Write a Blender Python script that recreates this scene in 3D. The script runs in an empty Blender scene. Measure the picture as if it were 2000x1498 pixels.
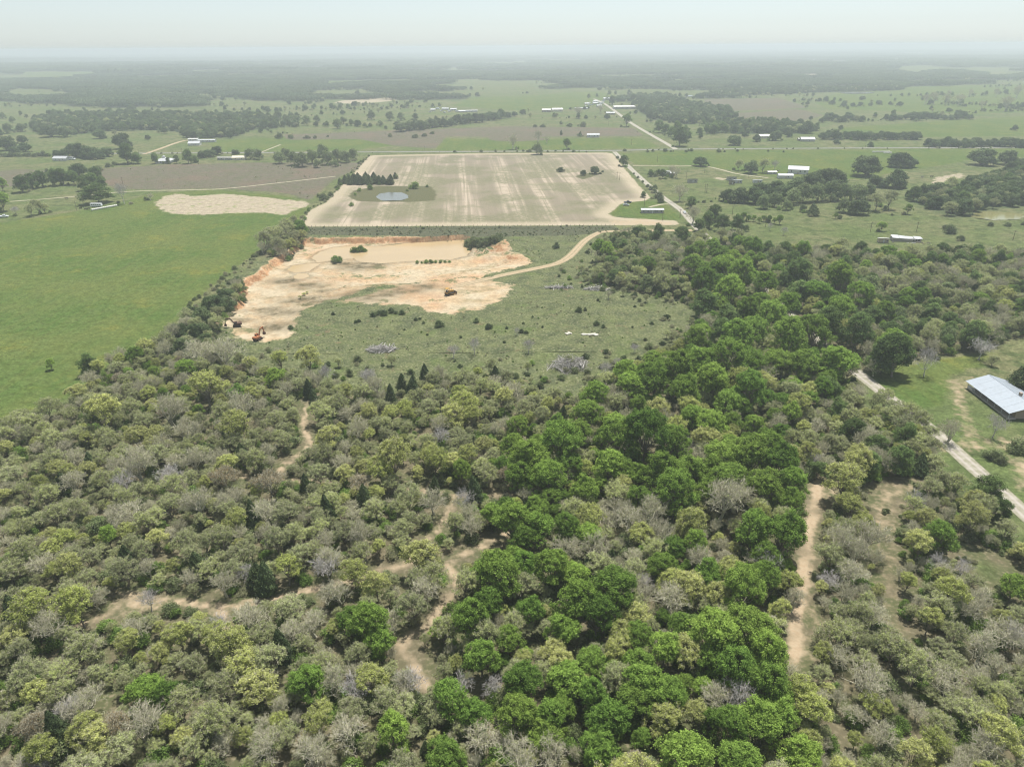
import bpy, math, random
import numpy as np
from mathutils import Matrix, Vector

# ------------------------------------------------------------------ camera, sky, sun, exposure
sc = bpy.context.scene
col = sc.collection
W_, H_, F_ = 2000.0, 1498.0, 1388.9            # photograph size and focal length in its pixels
CAM_H = 120.0
PITCH = math.atan((749 - 91) / F_)
ROLL = 0.0070
_f = np.array((0, math.cos(PITCH), -math.sin(PITCH)))
_r0 = np.array((1.0, 0, 0)); _u0 = np.array((0, math.sin(PITCH), math.cos(PITCH)))
_r = _r0 * math.cos(ROLL) - _u0 * math.sin(ROLL)
_u = _u0 * math.cos(ROLL) + _r0 * math.sin(ROLL)
cd = bpy.data.cameras.new('camera'); cam = bpy.data.objects.new('camera', cd); col.objects.link(cam)
cd.sensor_width = 36.0; cd.lens = F_ / W_ * 36.0; cd.clip_start = 1.0; cd.clip_end = 200000
cam.matrix_world = Matrix(((_r[0], _u[0], -_f[0], 0), (_r[1], _u[1], -_f[1], 0), (_r[2], _u[2], -_f[2], CAM_H), (0, 0, 0, 1)))
sc.camera = cam

SUN_EL, SUN_AZ = math.radians(70), math.radians(22)      # azimuth from +Y towards +X
wd = bpy.data.worlds.new('World'); sc.world = wd; wd.use_nodes = True
nt = wd.node_tree; bg = nt.nodes['Background']
sky = nt.nodes.new('ShaderNodeTexSky'); sky.sky_type = 'NISHITA'; sky.sun_disc = False
sky.sun_elevation = SUN_EL; sky.sun_rotation = SUN_AZ; sky.air_density = 1.0; sky.dust_density = 0.45; sky.ozone_density = 1.0
hs = nt.nodes.new('ShaderNodeHueSaturation'); hs.inputs['Saturation'].default_value = 0.33
tint = nt.nodes.new('ShaderNodeMix'); tint.data_type = 'RGBA'; tint.blend_type = 'MULTIPLY'; tint.inputs[0].default_value = 1.0; tint.inputs[7].default_value = (.91, 1.0, 1.045, 1)
nt.links.new(sky.outputs[0], hs.inputs['Color']); nt.links.new(hs.outputs[0], tint.inputs[6]); nt.links.new(tint.outputs[2], bg.inputs['Color'])
bg.inputs['Strength'].default_value = 0.082
sl = bpy.data.lights.new('sun', 'SUN'); sun = bpy.data.objects.new('sun', sl); col.objects.link(sun)
sl.energy = 4.6; sl.angle = math.radians(0.6); sl.color = (1.0, 0.97, 0.925)
_s = Vector((math.sin(SUN_AZ) * math.cos(SUN_EL), math.cos(SUN_AZ) * math.cos(SUN_EL), math.sin(SUN_EL)))
sun.rotation_euler = _s.to_track_quat('Z', 'Y').to_euler(); sun.location = (0, 0, 400)
vs = sc.view_settings; vs.view_transform = 'Standard'; vs.look = 'None'; vs.gamma = 1.0; vs.exposure = 0.62
cy = sc.cycles
cy.max_bounces = 4; cy.filter_width = 1.15; cy.diffuse_bounces = 2; cy.glossy_bounces = 2; cy.transmission_bounces = 4
cy.volume_bounces = 2; cy.transparent_max_bounces = 4; cy.sample_clamp_indirect = 4.0
cy.caustics_reflective = False; cy.caustics_refractive = False

rng = np.random.default_rng(7); random.seed(7)

# ------------------------------------------------------------------ pixel <-> world
CAM = np.array((0, 0, CAM_H))
def noise2(x, y, seed=0):
    x = np.asarray(x, float); y = np.asarray(y, float)
    xi = np.floor(x).astype(np.int64); yi = np.floor(y).astype(np.int64); xf = x - xi; yf = y - yi
    u = xf * xf * (3 - 2 * xf); v = yf * yf * (3 - 2 * yf)
    def h(a, b):
        n = (a * 374761393 + b * 668265263 + seed * 1442695041) & 0xffffffff
        n = ((n ^ (n >> 13)) * 1274126177) & 0xffffffff
        n = n ^ (n >> 16)
        return (n & 0xffff) / 65535.0
    return (h(xi, yi) * (1 - u) + h(xi + 1, yi) * u) * (1 - v) + (h(xi, yi + 1) * (1 - u) + h(xi + 1, yi + 1) * u) * v
def fbm(x, y, seed=0, o=4):
    a, s, t = 1.0, 0.0, 0.0
    for i in range(o):
        s = s + a * noise2(np.asarray(x) * 2 ** i, np.asarray(y) * 2 ** i, seed + i * 17); t += a; a *= .5
    return s / t
def sstep(a, b, x):
    t = np.clip((x - a) / (b - a), 0, 1); return t * t * (3 - 2 * t)
def far_z(x, y):
    r = np.hypot(x, y)
    return sstep(1500, 6000, r) * (42 * (fbm(np.asarray(x) / 2600 + 3, np.asarray(y) / 2600, 5, 3) - .38)) - 0.0
def ray(px, py):
    px = np.asarray(px, float); py = np.asarray(py, float)
    d = _f + ((px - W_ / 2) / F_)[..., None] * _r + (-(py - H_ / 2) / F_)[..., None] * _u
    return d
def G(px, py, z=0.0):
    d = ray(px, py); dz = np.minimum(d[..., 2], -0.004); t = (z - CAM_H) / dz
    p = CAM + t[..., None] * d; p[..., 2] = z
    return p
def G1(px, py, z=0.0):
    p = G(np.array([px]), np.array([py]), z)[0]
    for _ in range(4):
        zz = float(far_z(p[0], p[1]))
        if abs(zz) < .01: break
        p = G(np.array([px]), np.array([py]), z + zz)[0]
    return p
def PX(p):
    d = np.asarray(p, float) - CAM; dep = d @ _f
    return W_ / 2 + F_ * (d @ _r) / dep, H_ / 2 - F_ * (d @ _u) / dep, dep
def mpp(px, py, z=0.0):
    return PX(G1(px, py, z))[2] / F_
def poly(pts, z=0.0):
    a = np.array(pts, float); return G(a[:, 0], a[:, 1], z)[:, :2]
def sdist(x, y, P, lim=40.0):
    """signed distance, positive inside, clipped to +-lim"""
    out = np.full(x.shape, -lim)
    m = (x > P[:, 0].min() - lim) & (x < P[:, 0].max() + lim) & (y > P[:, 1].min() - lim) & (y < P[:, 1].max() + lim)
    if not m.any(): return out
    X = x[m]; Y = y[m]; d2 = np.full(X.shape, 1e18); ins = np.zeros(X.shape, bool)
    n = len(P)
    for i in range(n):
        ax, ay = P[i]; bx, by = P[(i + 1) % n]; ex, ey = bx - ax, by - ay
        t = np.clip(((X - ax) * ex + (Y - ay) * ey) / (ex * ex + ey * ey + 1e-9), 0, 1)
        d2 = np.minimum(d2, (X - ax - t * ex) ** 2 + (Y - ay - t * ey) ** 2)
        if ay != by:
            c = ((ay > Y) != (by > Y)) & (X < (bx - ax) * (Y - ay) / (by - ay) + ax); ins ^= c
    d = np.sqrt(d2); out[m] = np.clip(np.where(ins, d, -d), -lim, lim)
    return out
def pdist(x, y, L):
    d2 = np.full(x.shape, 1e18)
    for (ax, ay), (bx, by) in zip(L[:-1], L[1:]):
        ex, ey = bx - ax, by - ay
        t = np.clip(((x - ax) * ex + (y - ay) * ey) / (ex * ex + ey * ey + 1e-9), 0, 1)
        d2 = np.minimum(d2, (x - ax - t * ex) ** 2 + (y - ay - t * ey) ** 2)
    return np.sqrt(d2)
def inside(x, y, P): return sdist(np.atleast_1d(np.asarray(x, float)), np.atleast_1d(np.asarray(y, float)), P, 1.0) > 0

# ------------------------------------------------------------------ object helpers
def tag(o, label=None, cat=None, group=None, kind=None):
    if label: o['label'] = label
    if cat: o['category'] = cat
    if group: o['group'] = group
    if kind: o['kind'] = kind
    return o
def link(o, parent=None):
    col.objects.link(o)
    if parent is not None: o.parent = parent
    return o
def empty(name, loc, rz=0.0, s=1.0):
    o = bpy.data.objects.new(name, None); o.empty_display_size = .5
    o.location = loc; o.rotation_euler = (0, 0, rz); o.scale = (s, s, s) if np.isscalar(s) else s
    return link(o)
def mesh(name, v, f, mat=None, smooth=False):
    me = bpy.data.meshes.new(name)
    v = np.asarray(v, np.float32).reshape(-1, 3)
    if isinstance(f, np.ndarray):
        k = f.shape[1]; me.vertices.add(len(v)); me.vertices.foreach_set('co', v.ravel())
        me.loops.add(f.size); me.loops.foreach_set('vertex_index', f.astype(np.int32).ravel())
        me.polygons.add(len(f)); me.polygons.foreach_set('loop_start', np.arange(0, f.size, k, dtype=np.int32))
        me.update(calc_edges=True)
    else:
        me.from_pydata([tuple(map(float, p)) for p in v], [], f); me.update()
    if mat is not None: me.materials.append(mat)
    if smooth: me.polygons.foreach_set('use_smooth', np.ones(len(me.polygons), bool))
    return me
class MB:
    """collects boxes, prisms and tubes into one mesh"""
    def __init__(s): s.v = []; s.f = []
    def add(s, v, f):
        n = len(s.v); s.v += [tuple(map(float, p)) for p in v]; s.f += [tuple(i + n for i in q) for q in f]; return s
    def box(s, x0, x1, y0, y1, z0, z1):
        v = [(x0, y0, z0), (x1, y0, z0), (x1, y1, z0), (x0, y1, z0), (x0, y0, z1), (x1, y0, z1), (x1, y1, z1), (x0, y1, z1)]
        return s.add(v, [(0, 3, 2, 1), (4, 5, 6, 7), (0, 1, 5, 4), (1, 2, 6, 5), (2, 3, 7, 6), (3, 0, 4, 7)])
    def prism(s, prof, y0, y1):
        """profile in x,z extruded along y"""
        n = len(prof); v = [(x, y0, z) for x, z in prof] + [(x, y1, z) for x, z in prof]
        f = [tuple(range(n)), tuple(range(2 * n - 1, n - 1, -1))] + [(i, i + n, (i + 1) % n + n, (i + 1) % n) for i in range(n)]
        return s.add(v, f)
    def tube(s, p0, p1, r0, r1=None, n=8):
        r1 = r0 if r1 is None else r1; p0 = Vector(p0); p1 = Vector(p1); q = (p1 - p0).to_track_quat('Z', 'Y')
        v = []
        for p, r in ((p0, r0), (p1, r1)):
            v += [p + q @ Vector((r * math.cos(6.2832 * i / n), r * math.sin(6.2832 * i / n), 0)) for i in range(n)]
        return s.add(v, [(i, (i + 1) % n, (i + 1) % n + n, i + n) for i in range(n)] + [tuple(range(n - 1, -1, -1)), tuple(range(n, 2 * n))])
    def build(s, name, mat, parent=None, smooth=False):
        return link(bpy.data.objects.new(name, mesh(name, s.v, s.f, mat, smooth)), parent)
def copy_tree(o, parent=None):
    c = o.copy(); col.objects.link(c); c.parent = parent
    for ch in o.children: copy_tree(ch, c)
    return c

# ------------------------------------------------------------------ materials
class NT:
    def __init__(s, name):
        s.m = bpy.data.materials.new(name); s.m.use_nodes = True; s.t = s.m.node_tree; s.t.nodes.clear()
        s.out = s.n('ShaderNodeOutputMaterial')
    def n(s, typ, **kw):
        nd = s.t.nodes.new(typ)
        for k, v in kw.items(): setattr(nd, k, v)
        return nd
    def l(s, a, b): s.t.links.new(a, b); return s
    def val(s, sock, v):
        if hasattr(v, 'is_output'): s.l(v, sock)
        else: sock.default_value = v
    def math(s, op, a, b=0.0, c=None, clamp=False):
        nd = s.n('ShaderNodeMath', operation=op, use_clamp=clamp); s.val(nd.inputs[0], a); s.val(nd.inputs[1], b)
        if c is not None: s.val(nd.inputs[2], c)
        return nd.outputs[0]
    def rng(s, v, a, b, c=0.0, d=1.0, smooth=True):
        nd = s.n('ShaderNodeMapRange'); nd.interpolation_type = 'SMOOTHSTEP' if smooth else 'LINEAR'
        s.val(nd.inputs[0], v)
        for i, x in enumerate((a, b, c, d)): nd.inputs[i + 1].default_value = x
        return nd.outputs[0]
    def mix(s, fac, a, b):
        nd = s.n('ShaderNodeMix', data_type='RGBA'); s.val(nd.inputs[0], fac)
        for sock, v in ((nd.inputs[6], a), (nd.inputs[7], b)):
            if hasattr(v, 'is_output'): s.l(v, sock)
            else: sock.default_value = (*v, 1)
        return nd.outputs[2]
    def noise(s, vec, scale, detail=3.0, rough=.55):
        nd = s.n('ShaderNodeTexNoise'); nd.inputs['Scale'].default_value = scale; nd.inputs['Detail'].default_value = detail
        nd.inputs['Roughness'].default_value = rough; s.l(vec, nd.inputs['Vector']); return nd.outputs[0]
    def pos(s): return s.n('ShaderNodeNewGeometry').outputs['Position']
    def mapv(s, vec, sc_=(1, 1, 1), rot=(0, 0, 0)):
        nd = s.n('ShaderNodeMapping'); nd.inputs['Scale'].default_value = sc_; nd.inputs['Rotation'].default_value = rot
        s.l(vec, nd.inputs['Vector']); return nd.outputs[0]
    def attr(s, name): return s.n('ShaderNodeAttribute', attribute_name=name).outputs['Fac']
    def principled(s, color, rough=.8, metal=0.0, spec=.3, normal=None):
        p = s.n('ShaderNodeBsdfPrincipled')
        if hasattr(color, 'is_output'): s.l(color, p.inputs['Base Color'])
        else: p.inputs['Base Color'].default_value = (*color, 1)
        s.val(p.inputs['Roughness'], rough); p.inputs['Metallic'].default_value = metal
        p.inputs['Specular IOR Level'].default_value = spec
        if normal is not None: s.l(normal, p.inputs['Normal'])
        s.l(p.outputs[0], s.out.inputs['Surface']); return p
    def bump(s, h, strength=.5, dist=.3):
        b = s.n('ShaderNodeBump'); b.inputs['Strength'].default_value = strength; b.inputs['Distance'].default_value = dist
        s.l(h, b.inputs['Height']); return b.outputs[0]
def worn(name, c, c2=None, scale=1.5, rough=.7, metal=0.0, amount=.5):
    """a plain surface with blotches of wear"""
    t = NT(name); tc = t.n('ShaderNodeTexCoord').outputs['Object']
    c2 = c2 or tuple(x * .62 for x in c)
    f = t.rng(t.noise(tc, scale, 5, .65), .42, .75, 0, amount)
    t.principled(t.mix(f, c, c2), rough, metal); return t.m
def leaf_mat(name, a, b, dark=.75, trans=.3):
    t = NT(name); oi = t.n('ShaderNodeObjectInfo'); tc = t.n('ShaderNodeTexCoord').outputs['Object']
    rnd = oi.outputs['Random']
    nz = t.noise(tc, 1.3, 2, .75); c = t.mix(t.math('ADD', t.math('MULTIPLY', rnd, .8), t.math('MULTIPLY', t.math('SUBTRACT', nz, .4), 1.1), None, True), a, b)
    k = t.math('MULTIPLY', t.rng(nz, .3, .7, .58, 1.38), t.rng(t.math('FRACT', t.math('MULTIPLY', rnd, 37.7)), 0, 1, dark, 1.25))
    h = t.n('ShaderNodeHueSaturation'); t.l(c, h.inputs['Color']); t.l(k, h.inputs['Value'])
    d = t.n('ShaderNodeBsdfDiffuse'); tr = t.n('ShaderNodeBsdfTranslucent'); mx = t.n('ShaderNodeMixShader')
    t.l(h.outputs[0], d.inputs['Color']); t.l(h.outputs[0], tr.inputs['Color']); mx.inputs[0].default_value = trans
    t.l(d.outputs[0], mx.inputs[1]); t.l(tr.outputs[0], mx.inputs[2]); t.l(mx.outputs[0], t.out.inputs['Surface'])
    return t.m
def bark_mat(name, a, b):
    t = NT(name); oi = t.n('ShaderNodeObjectInfo'); c = t.mix(oi.outputs['Random'], a, b)
    d = t.n('ShaderNodeBsdfDiffuse'); t.l(c, d.inputs['Color']); t.l(d.outputs[0], t.out.inputs['Surface']); return t.m
M = {}
M['elm'] = leaf_mat('elm_leaves', (.13, .225, .047), (.285, .39, .085), .88, .48)
M['elm_dark'] = leaf_mat('dark_elm_leaves', (.12, .18, .06), (.18, .25, .085), .82, .42)
M['bud'] = leaf_mat('budding_leaves', (.315, .345, .175), (.41, .455, .175), .85, .44)
M['yellow'] = leaf_mat('yellow_green_leaves', (.33, .38, .10), (.46, .47, .18), .88, .42)
M['rusty'] = leaf_mat('rusty_buds', (.26, .18, .09), (.24, .20, .11), .8)
M['juniper'] = leaf_mat('juniper_needles', (.07, .10, .045), (.10, .13, .055), .8, .15)
M['live'] = leaf_mat('live_oak_leaves', (.10, .145, .06), (.15, .19, .085), .8, .3)
M['willow'] = leaf_mat('willow_leaves', (.17, .225, .095), (.21, .26, .11), .8)
M['shrub_g'] = leaf_mat('green_shrub_leaves', (.14, .225, .055), (.20, .29, .07), .8, .38)
M['shrub_d'] = leaf_mat('dark_shrub_leaves', (.12, .155, .065), (.17, .20, .09), .8)
M['shrub_o'] = leaf_mat('olive_shrub_leaves', (.27, .285, .14), (.33, .33, .18), .8, .35)
M['far'] = leaf_mat('distant_canopy', (.085, .125, .06), (.125, .155, .075), .8, .15)
M['bark'] = bark_mat('grey_bark', (.19, .165, .135), (.25, .22, .18))
M['twig'] = bark_mat('grey_twigs', (.50, .465, .35), (.61, .57, .44))
M['dead'] = bark_mat('bleached_wood', (.46, .43, .40), (.54, .51, .48))
M['gravel'] = None

# ------------------------------------------------------------------ the land: regions traced on the ground
A = dict(
 pasture=[(-500, 520), (-200, 455), (0, 436), (100, 421), (180, 407), (240, 396), (290, 378), (420, 371), (560, 383), (607, 399), (592, 424), (577, 438), (520, 470), (500, 492), (440, 540), (400, 572), (330, 640), (250, 695), (170, 755), (100, 795), (0, 850), (-200, 960), (-500, 1060)],
 north_meadow=[(1213, 300), (1325, 295), (1600, 293), (1890, 292), (2100, 291), (2100, 300), (1900, 312), (1830, 325), (1750, 335), (1700, 350), (1600, 350), (1510, 346), (1440, 335), (1370, 323), (1240, 322)],
 roadside_field=[(865, 271), (1000, 273), (1250, 269), (1292, 288), (1220, 291), (850, 294)],
 hay_field=[(400, 276), (560, 268), (700, 272), (772, 285), (700, 293), (430, 296)],
 green_field=[(1640, 250), (1850, 236), (2100, 222), (2100, 265), (1800, 268), (1650, 262)],
 far_meadow=[(920, 191), (1050, 187), (1150, 180), (1200, 184), (1210, 200), (1100, 215), (1000, 216), (880, 208)],
 lawn=[(1203, 397), (1262, 393), (1300, 397), (1332, 429), (1290, 431), (1190, 419), (1205, 408)],
 yard=[(1700, 712), (1780, 712), (1900, 690), (1950, 690), (1900, 720), (1850, 735), (1860, 760), (1840, 790), (1790, 800), (1740, 780), (1705, 745)],
 hedged_field=[(1395, 247), (1470, 232), (1560, 240), (1480, 258)],
 far_clearing=[(30, 148), (200, 146), (230, 152), (60, 156)],
 far_hayfield=[(620, 160), (800, 158), (820, 164), (640, 167)],
 far_strip=[(1250, 158), (1420, 155), (1430, 160), (1270, 164)],
 far_pasture=[(1770, 171), (2100, 165), (2100, 214), (1900, 224), (1620, 214), (1590, 202), (1640, 180)],
)
B = dict(
 stubble_patch=[(302, 397), (322, 383), (345, 378), (380, 384), (440, 379), (520, 386), (598, 394), (606, 402), (580, 408), (560, 420), (500, 415), (450, 417), (400, 420), (340, 418), (310, 409)],
 sandy_field=[(420, 150), (560, 148), (570, 152), (440, 154)],
 pale_field=[(1500, 148), (1600, 146), (1610, 150), (1510, 152)],
 bare_patch=[(668, 197), (760, 191), (778, 197), (700, 204), (650, 202)],
 dirt_patch=[(1815, 362), (1830, 346), (1880, 338), (1885, 345), (1850, 354)],
 sand_ring=[(1393, 349), (1405, 346), (1420, 349), (1408, 353)],
)
C = dict(
 tan_field=[(1372, 195), (1520, 192), (1580, 211), (1400, 219)],
 fallow_field=[(190, 330), (330, 322), (500, 318), (720, 318), (700, 330), (650, 352), (606, 392), (560, 378), (430, 368), (290, 371), (225, 369), (175, 348)],
 brown_field=[(555, 263), (1000, 247), (1240, 251), (1258, 266), (1000, 268), (872, 267), (850, 291), (770, 285), (700, 272), (560, 274)],
 weedy_field=[(-100, 345), (40, 330), (100, 335), (60, 362), (-100, 375)],
 plowed_strip=[(955, 268), (1045, 267), (1078, 274), (1000, 277), (955, 275)],
 slope_field=[(1430, 222), (1560, 214), (1610, 226), (1560, 238), (1450, 238)],
)
D = dict(brush_strip=[(586, 443.5), (720, 444), (1000, 442), (1200, 441.5), (1215, 452), (1120, 460), (1000, 462), (912, 464), (765, 461), (600, 459), (570, 452)])
E = dict(stubble_field=[(722, 304), (900, 300.5), (1195, 298.5), (1225, 336), (1258, 374), (1272, 386), (1262, 392), (1213, 397), (1206, 405), (1186, 420), (1210, 426), (1320, 431), (1328, 440), (1180, 440.5), (900, 441.5), (720, 442.5), (592, 443), (582, 436), (608, 410), (640, 394), (660, 370), (690, 340)])
PITD = [(417, 632), (432, 602), (458, 588), (467, 549), (495, 535), (530, 507), (562, 486), (588, 462), (625, 465), (765, 462), (912, 465), (932, 492), (985, 480), (1000, 490), (1040, 514), (930, 543), (820, 553), (715, 566), (675, 580), (640, 586), (600, 600), (580, 618), (572, 640), (566, 660), (510, 668), (470, 662), (450, 640)]
PITD2 = [(660, 590), (720, 575), (800, 556), (880, 547), (935, 544), (1002, 558), (985, 582), (940, 602), (880, 613), (845, 611), (800, 595), (720, 594)]
CLEAR = [(930, 466), (1180, 443), (1350, 452), (1420, 600), (1350, 735), (1100, 780), (700, 770), (450, 720), (405, 660), (400, 620), (440, 560), (560, 470), (600, 460)]
REG = []                                           # (attribute, name, polygon)
for a, dct in (('gA', A), ('gB', B), ('gC', C), ('gD', D), ('gE', E)):
    for k, v in dct.items(): REG.append((a, k, poly(v)))
# pond surround on the stubble field is grassy
POND_G = poly([(690, 372), (740, 364), (840, 364), (852, 375), (850, 392), (800, 395), (700, 394), (680, 385)])
GREEN_ISLE = poly([(1120, 345), (1140, 339), (1176, 338), (1160, 345), (1140, 351)])
PITP = poly(PITD); PITP2 = poly(PITD2); CLEARP = poly(CLEAR)

# woodland outline: traced along the crown tops, put down at crown height
WOODV = [(-700, 1100), (-200, 890), (0, 805), (60, 783), (115, 762), (160, 738), (178, 700), (205, 685), (260, 668), (320, 646), (350, 606), (380, 592), (430, 566), (455, 532), (478, 524), (470, 550), (440, 585), (422, 615), (405, 650), (430, 676), (500, 700), (600, 712), (700, 726), (760, 748), (850, 715), (960, 700), (1000, 720), (1060, 735), (1150, 745), (1185, 712), (1260, 690), (1300, 660), (1370, 622), (1395, 600), (1355, 566), (1300, 552), (1250, 546), (1160, 524), (1170, 486), (1192, 452), (1240, 438), (1290, 446), (1340, 458), (1365, 448), (1390, 446), (1440, 450), (1480, 465), (1530, 478), (1600, 470), (1690, 474), (1740, 488), (1800, 484), (1870, 476), (1930, 486), (2000, 478), (2300, 470), (2600, 520), (2500, 640), (2000, 660), (1960, 668), (1900, 690), (1850, 690), (1780, 690), (1700, 708), (1685, 745), (1730, 780), (1780, 818), (1840, 838), (1840, 890), (1900, 935), (1960, 985), (2040, 1050), (2600, 1300), (2900, 2300), (-900, 2300)]
WOODP = poly(WOODV, 8.0)
UPPER = poly([(545, 484), (575, 440), (598, 448), (590, 475), (560, 500), (520, 505), (505, 496)])
HOLES = [poly(h) for h in (
 [(1555, 945), (1640, 930), (1650, 960), (1605, 1010), (1595, 1080), (1600, 1200), (1590, 1310), (1540, 1310), (1530, 1240), (1545, 1150), (1560, 1040)],
 [(1690, 1010), (1700, 945), (1810, 925), (1830, 950), (1770, 980), (1750, 1060), (1760, 1200), (1790, 1270), (1735, 1260), (1715, 1120)],
 [(1840, 1075), (1900, 1060), (2010, 1110), (2010, 1180), (1880, 1150)],
 [(190, 1210), (225, 1150), (300, 1150), (320, 1180), (300, 1215), (230, 1225)],
 [(575, 780), (625, 770), (620, 830), (635, 890), (560, 900), (585, 850)],
)]
HOLES.append(poly([(1690, 745), (1700, 712), (1780, 700), (1900, 690), (1990, 660), (2100, 660), (2400, 800), (2400, 1000), (2100, 930), (1960, 900), (1860, 870), (1790, 815), (1720, 778)]))

# roads and tracks: (name, width in m, pixel polyline)
ROADS = dict(
 gravel_road=(6.0, [(1200, 297), (1222, 320), (1248, 345), (1290, 382), (1330, 411), (1356, 440), (1385, 468), (1416, 497), (1470, 545), (1560, 630), (1640, 700), (1705, 752), (1770, 803), (1826, 845), (1890, 903), (1950, 956), (2000, 1002), (2080, 1075)]),
 cross_road=(6.5, [(-300, 310), (0, 305), (165, 301), (330, 299.5), (560, 298.5), (720, 297.5), (1000, 296), (1200, 294.5), (1320, 292), (1600, 290), (1900, 289), (2300, 287)]),
 branch_road=(7.0, [(1320, 292), (1300, 280), (1270, 263), (1230, 239), (1195, 213), (1178, 202), (1160, 194)]),
 dirt_road=(5.5, [(1352, 450), (1260, 451), (1185, 452.5), (1165, 457), (1143, 470), (1128, 485), (1110, 503), (1085, 516), (1040, 526), (980, 538), (940, 548), (890, 560)]),
 farm_drive=(3.5, [(1236, 324), (1300, 325), (1370, 325), (1405, 331), (1440, 340), (1500, 348)]),
 farm_track=(3.2, [(20, 394), (90, 389), (170, 382), (230, 376), (290, 373), (390, 371), (450, 368), (560, 356), (655, 345)]),
 red_drive=(6.0, [(280, 302), (310, 292), (340, 281), (362, 275), (385, 274)]),
 yard_drive=(3.0, [(1268, 405), (1290, 400), (1305, 399)]),
 field_drive=(3.0, [(508, 299), (520, 294), (548, 283)]),
)
TRAILS = dict(
 sandy_trail=(3.4, [(150, 1225), (215, 1205), (290, 1172), (360, 1178), (430, 1188), (500, 1175), (560, 1160), (650, 1140), (700, 1128), (770, 1108), (850, 1085)]),
 forest_trail=(3.0, [(1000, 1035), (945, 1066), (885, 1092), (878, 1110), (893, 1135), (880, 1160), (850, 1200), (820, 1232), (785, 1255), (790, 1280), (815, 1302), (830, 1340)]),
 woodland_path=(3.0, [(610, 775), (598, 805), (592, 840), (608, 868), (560, 905), (520, 940), (475, 928)]),
 red_path=(3.0, [(500, 938), (560, 938), (690, 945), (790, 955), (880, 966), (960, 968), (1035, 972)]),
 spur_path=(2.6, [(885, 985), (868, 1015), (838, 1055), (800, 1085)]),
 short_trail=(2.2, [(436, 1190), (440, 1215), (446, 1232)]),
 clay_path=(5.2, [(1600, 940), (1590, 1000), (1575, 1060), (1570, 1130), (1555, 1200), (1555, 1290)]),
)
def line(pts, z=0.0):
    a = np.array(pts, float); p = G(a[:, 0], a[:, 1], z)[:, :2]
    # smooth by Catmull-Rom
    q = np.vstack([2 * p[0] - p[1], p, 2 * p[-1] - p[-2]]); out = []
    for i in range(1, len(q) - 2):
        L = np.hypot(*(q[i + 1] - q[i])); n = max(2, int(L / 6))
        for t in np.arange(n) / n:
            out.append(.5 * ((2 * q[i]) + (-q[i - 1] + q[i + 1]) * t + (2 * q[i - 1] - 5 * q[i] + 4 * q[i + 1] - q[i + 2]) * t * t + (-q[i - 1] + 3 * q[i] - 3 * q[i + 1] + q[i + 2]) * t ** 3))
    out.append(q[-2]); return np.array(out)
RL = {k: (w, line(p)) for k, (w, p) in ROADS.items()}
TL = {k: (w, line(p)) for k, (w, p) in TRAILS.items()}

# distant woods: open land cut out of a noisy forest
OPEN_FAR = [p for a, n, p in REG if n in ('far_meadow', 'far_pasture', 'green_field', 'tan_field', 'bare_patch', 'far_clearing', 'far_hayfield', 'far_strip', 'sandy_field', 'pale_field')] + [poly(q) for q in (
 [(10, 176), (110, 178), (150, 190), (60, 196), (0, 194)], [(370, 182), (400, 178), (430, 192), (560, 200), (670, 195), (800, 200), (900, 205), (880, 232), (640, 236), (400, 212)],
 [(0, 200), (200, 210), (225, 218), (60, 240), (-200, 240), (-200, 200)], [(1740, 133), (1830, 130), (1850, 140), (1780, 148), (1740, 142)], [(1320, 196), (1430, 192), (1450, 236), (1345, 240)],
 [(930, 138), (1010, 136), (1010, 142), (940, 144)], [(1040, 152), (1135, 150), (1130, 155), (1040, 157)], [(1330, 205), (1500, 190), (1600, 180), (2300, 150), (2300, 300), (1600, 300)],
 [(1150, 178), (1290, 175), (1300, 186), (1240, 196), (1160, 196)])]
def far_forest(x, y):
    """0..1 how wooded the far land is"""
    r = np.hypot(x, y)
    v = .55 * fbm(x / 800 + 9, y / 420, 31, 3) + .45 * fbm(x / 260, y / 130, 37, 3)
    w = sstep(.455, .49, v) * sstep(1750, 2000, r + 300 * (fbm(x / 300, y / 300, 77, 3) - .5))
    for P in OPEN_FAR: w = np.where(sdist(x, y, P, 30.0) > 0, 0, w)
    return w
GROVES = dict(
 oak_grove=('live', 18, [(60, 254), (80, 263), (147, 264), (210, 257), (297, 255), (350, 258), (364, 272), (455, 271), (490, 255), (542, 251), (540, 232), (490, 226), (350, 226), (228, 225), (105, 226), (63, 236)]),
 roadside_grove=('live', 16, [(1240, 192), (1300, 188), (1345, 205), (1420, 215), (1440, 232), (1340, 244), (1270, 232), (1235, 210)]),
 creek_grove=('mix', 14, [(1770, 388), (1830, 416), (1870, 427), (1950, 408), (2040, 398), (2100, 330), (1990, 326), (1930, 352), (1880, 368), (1830, 378)]),
 far_bank_wood=('live', 18, [(1385, 190), (1500, 186), (1620, 182), (1760, 178), (1770, 172), (1640, 176), (1500, 178), (1390, 180)]),
 mid_wood=('mix', 16, [(1380, 248), (1470, 240), (1560, 247), (1600, 256), (1560, 262), (1450, 262), (1380, 260)]),
)
GROVEP = {k: poly(v[2]) for k, v in GROVES.items()}

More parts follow.
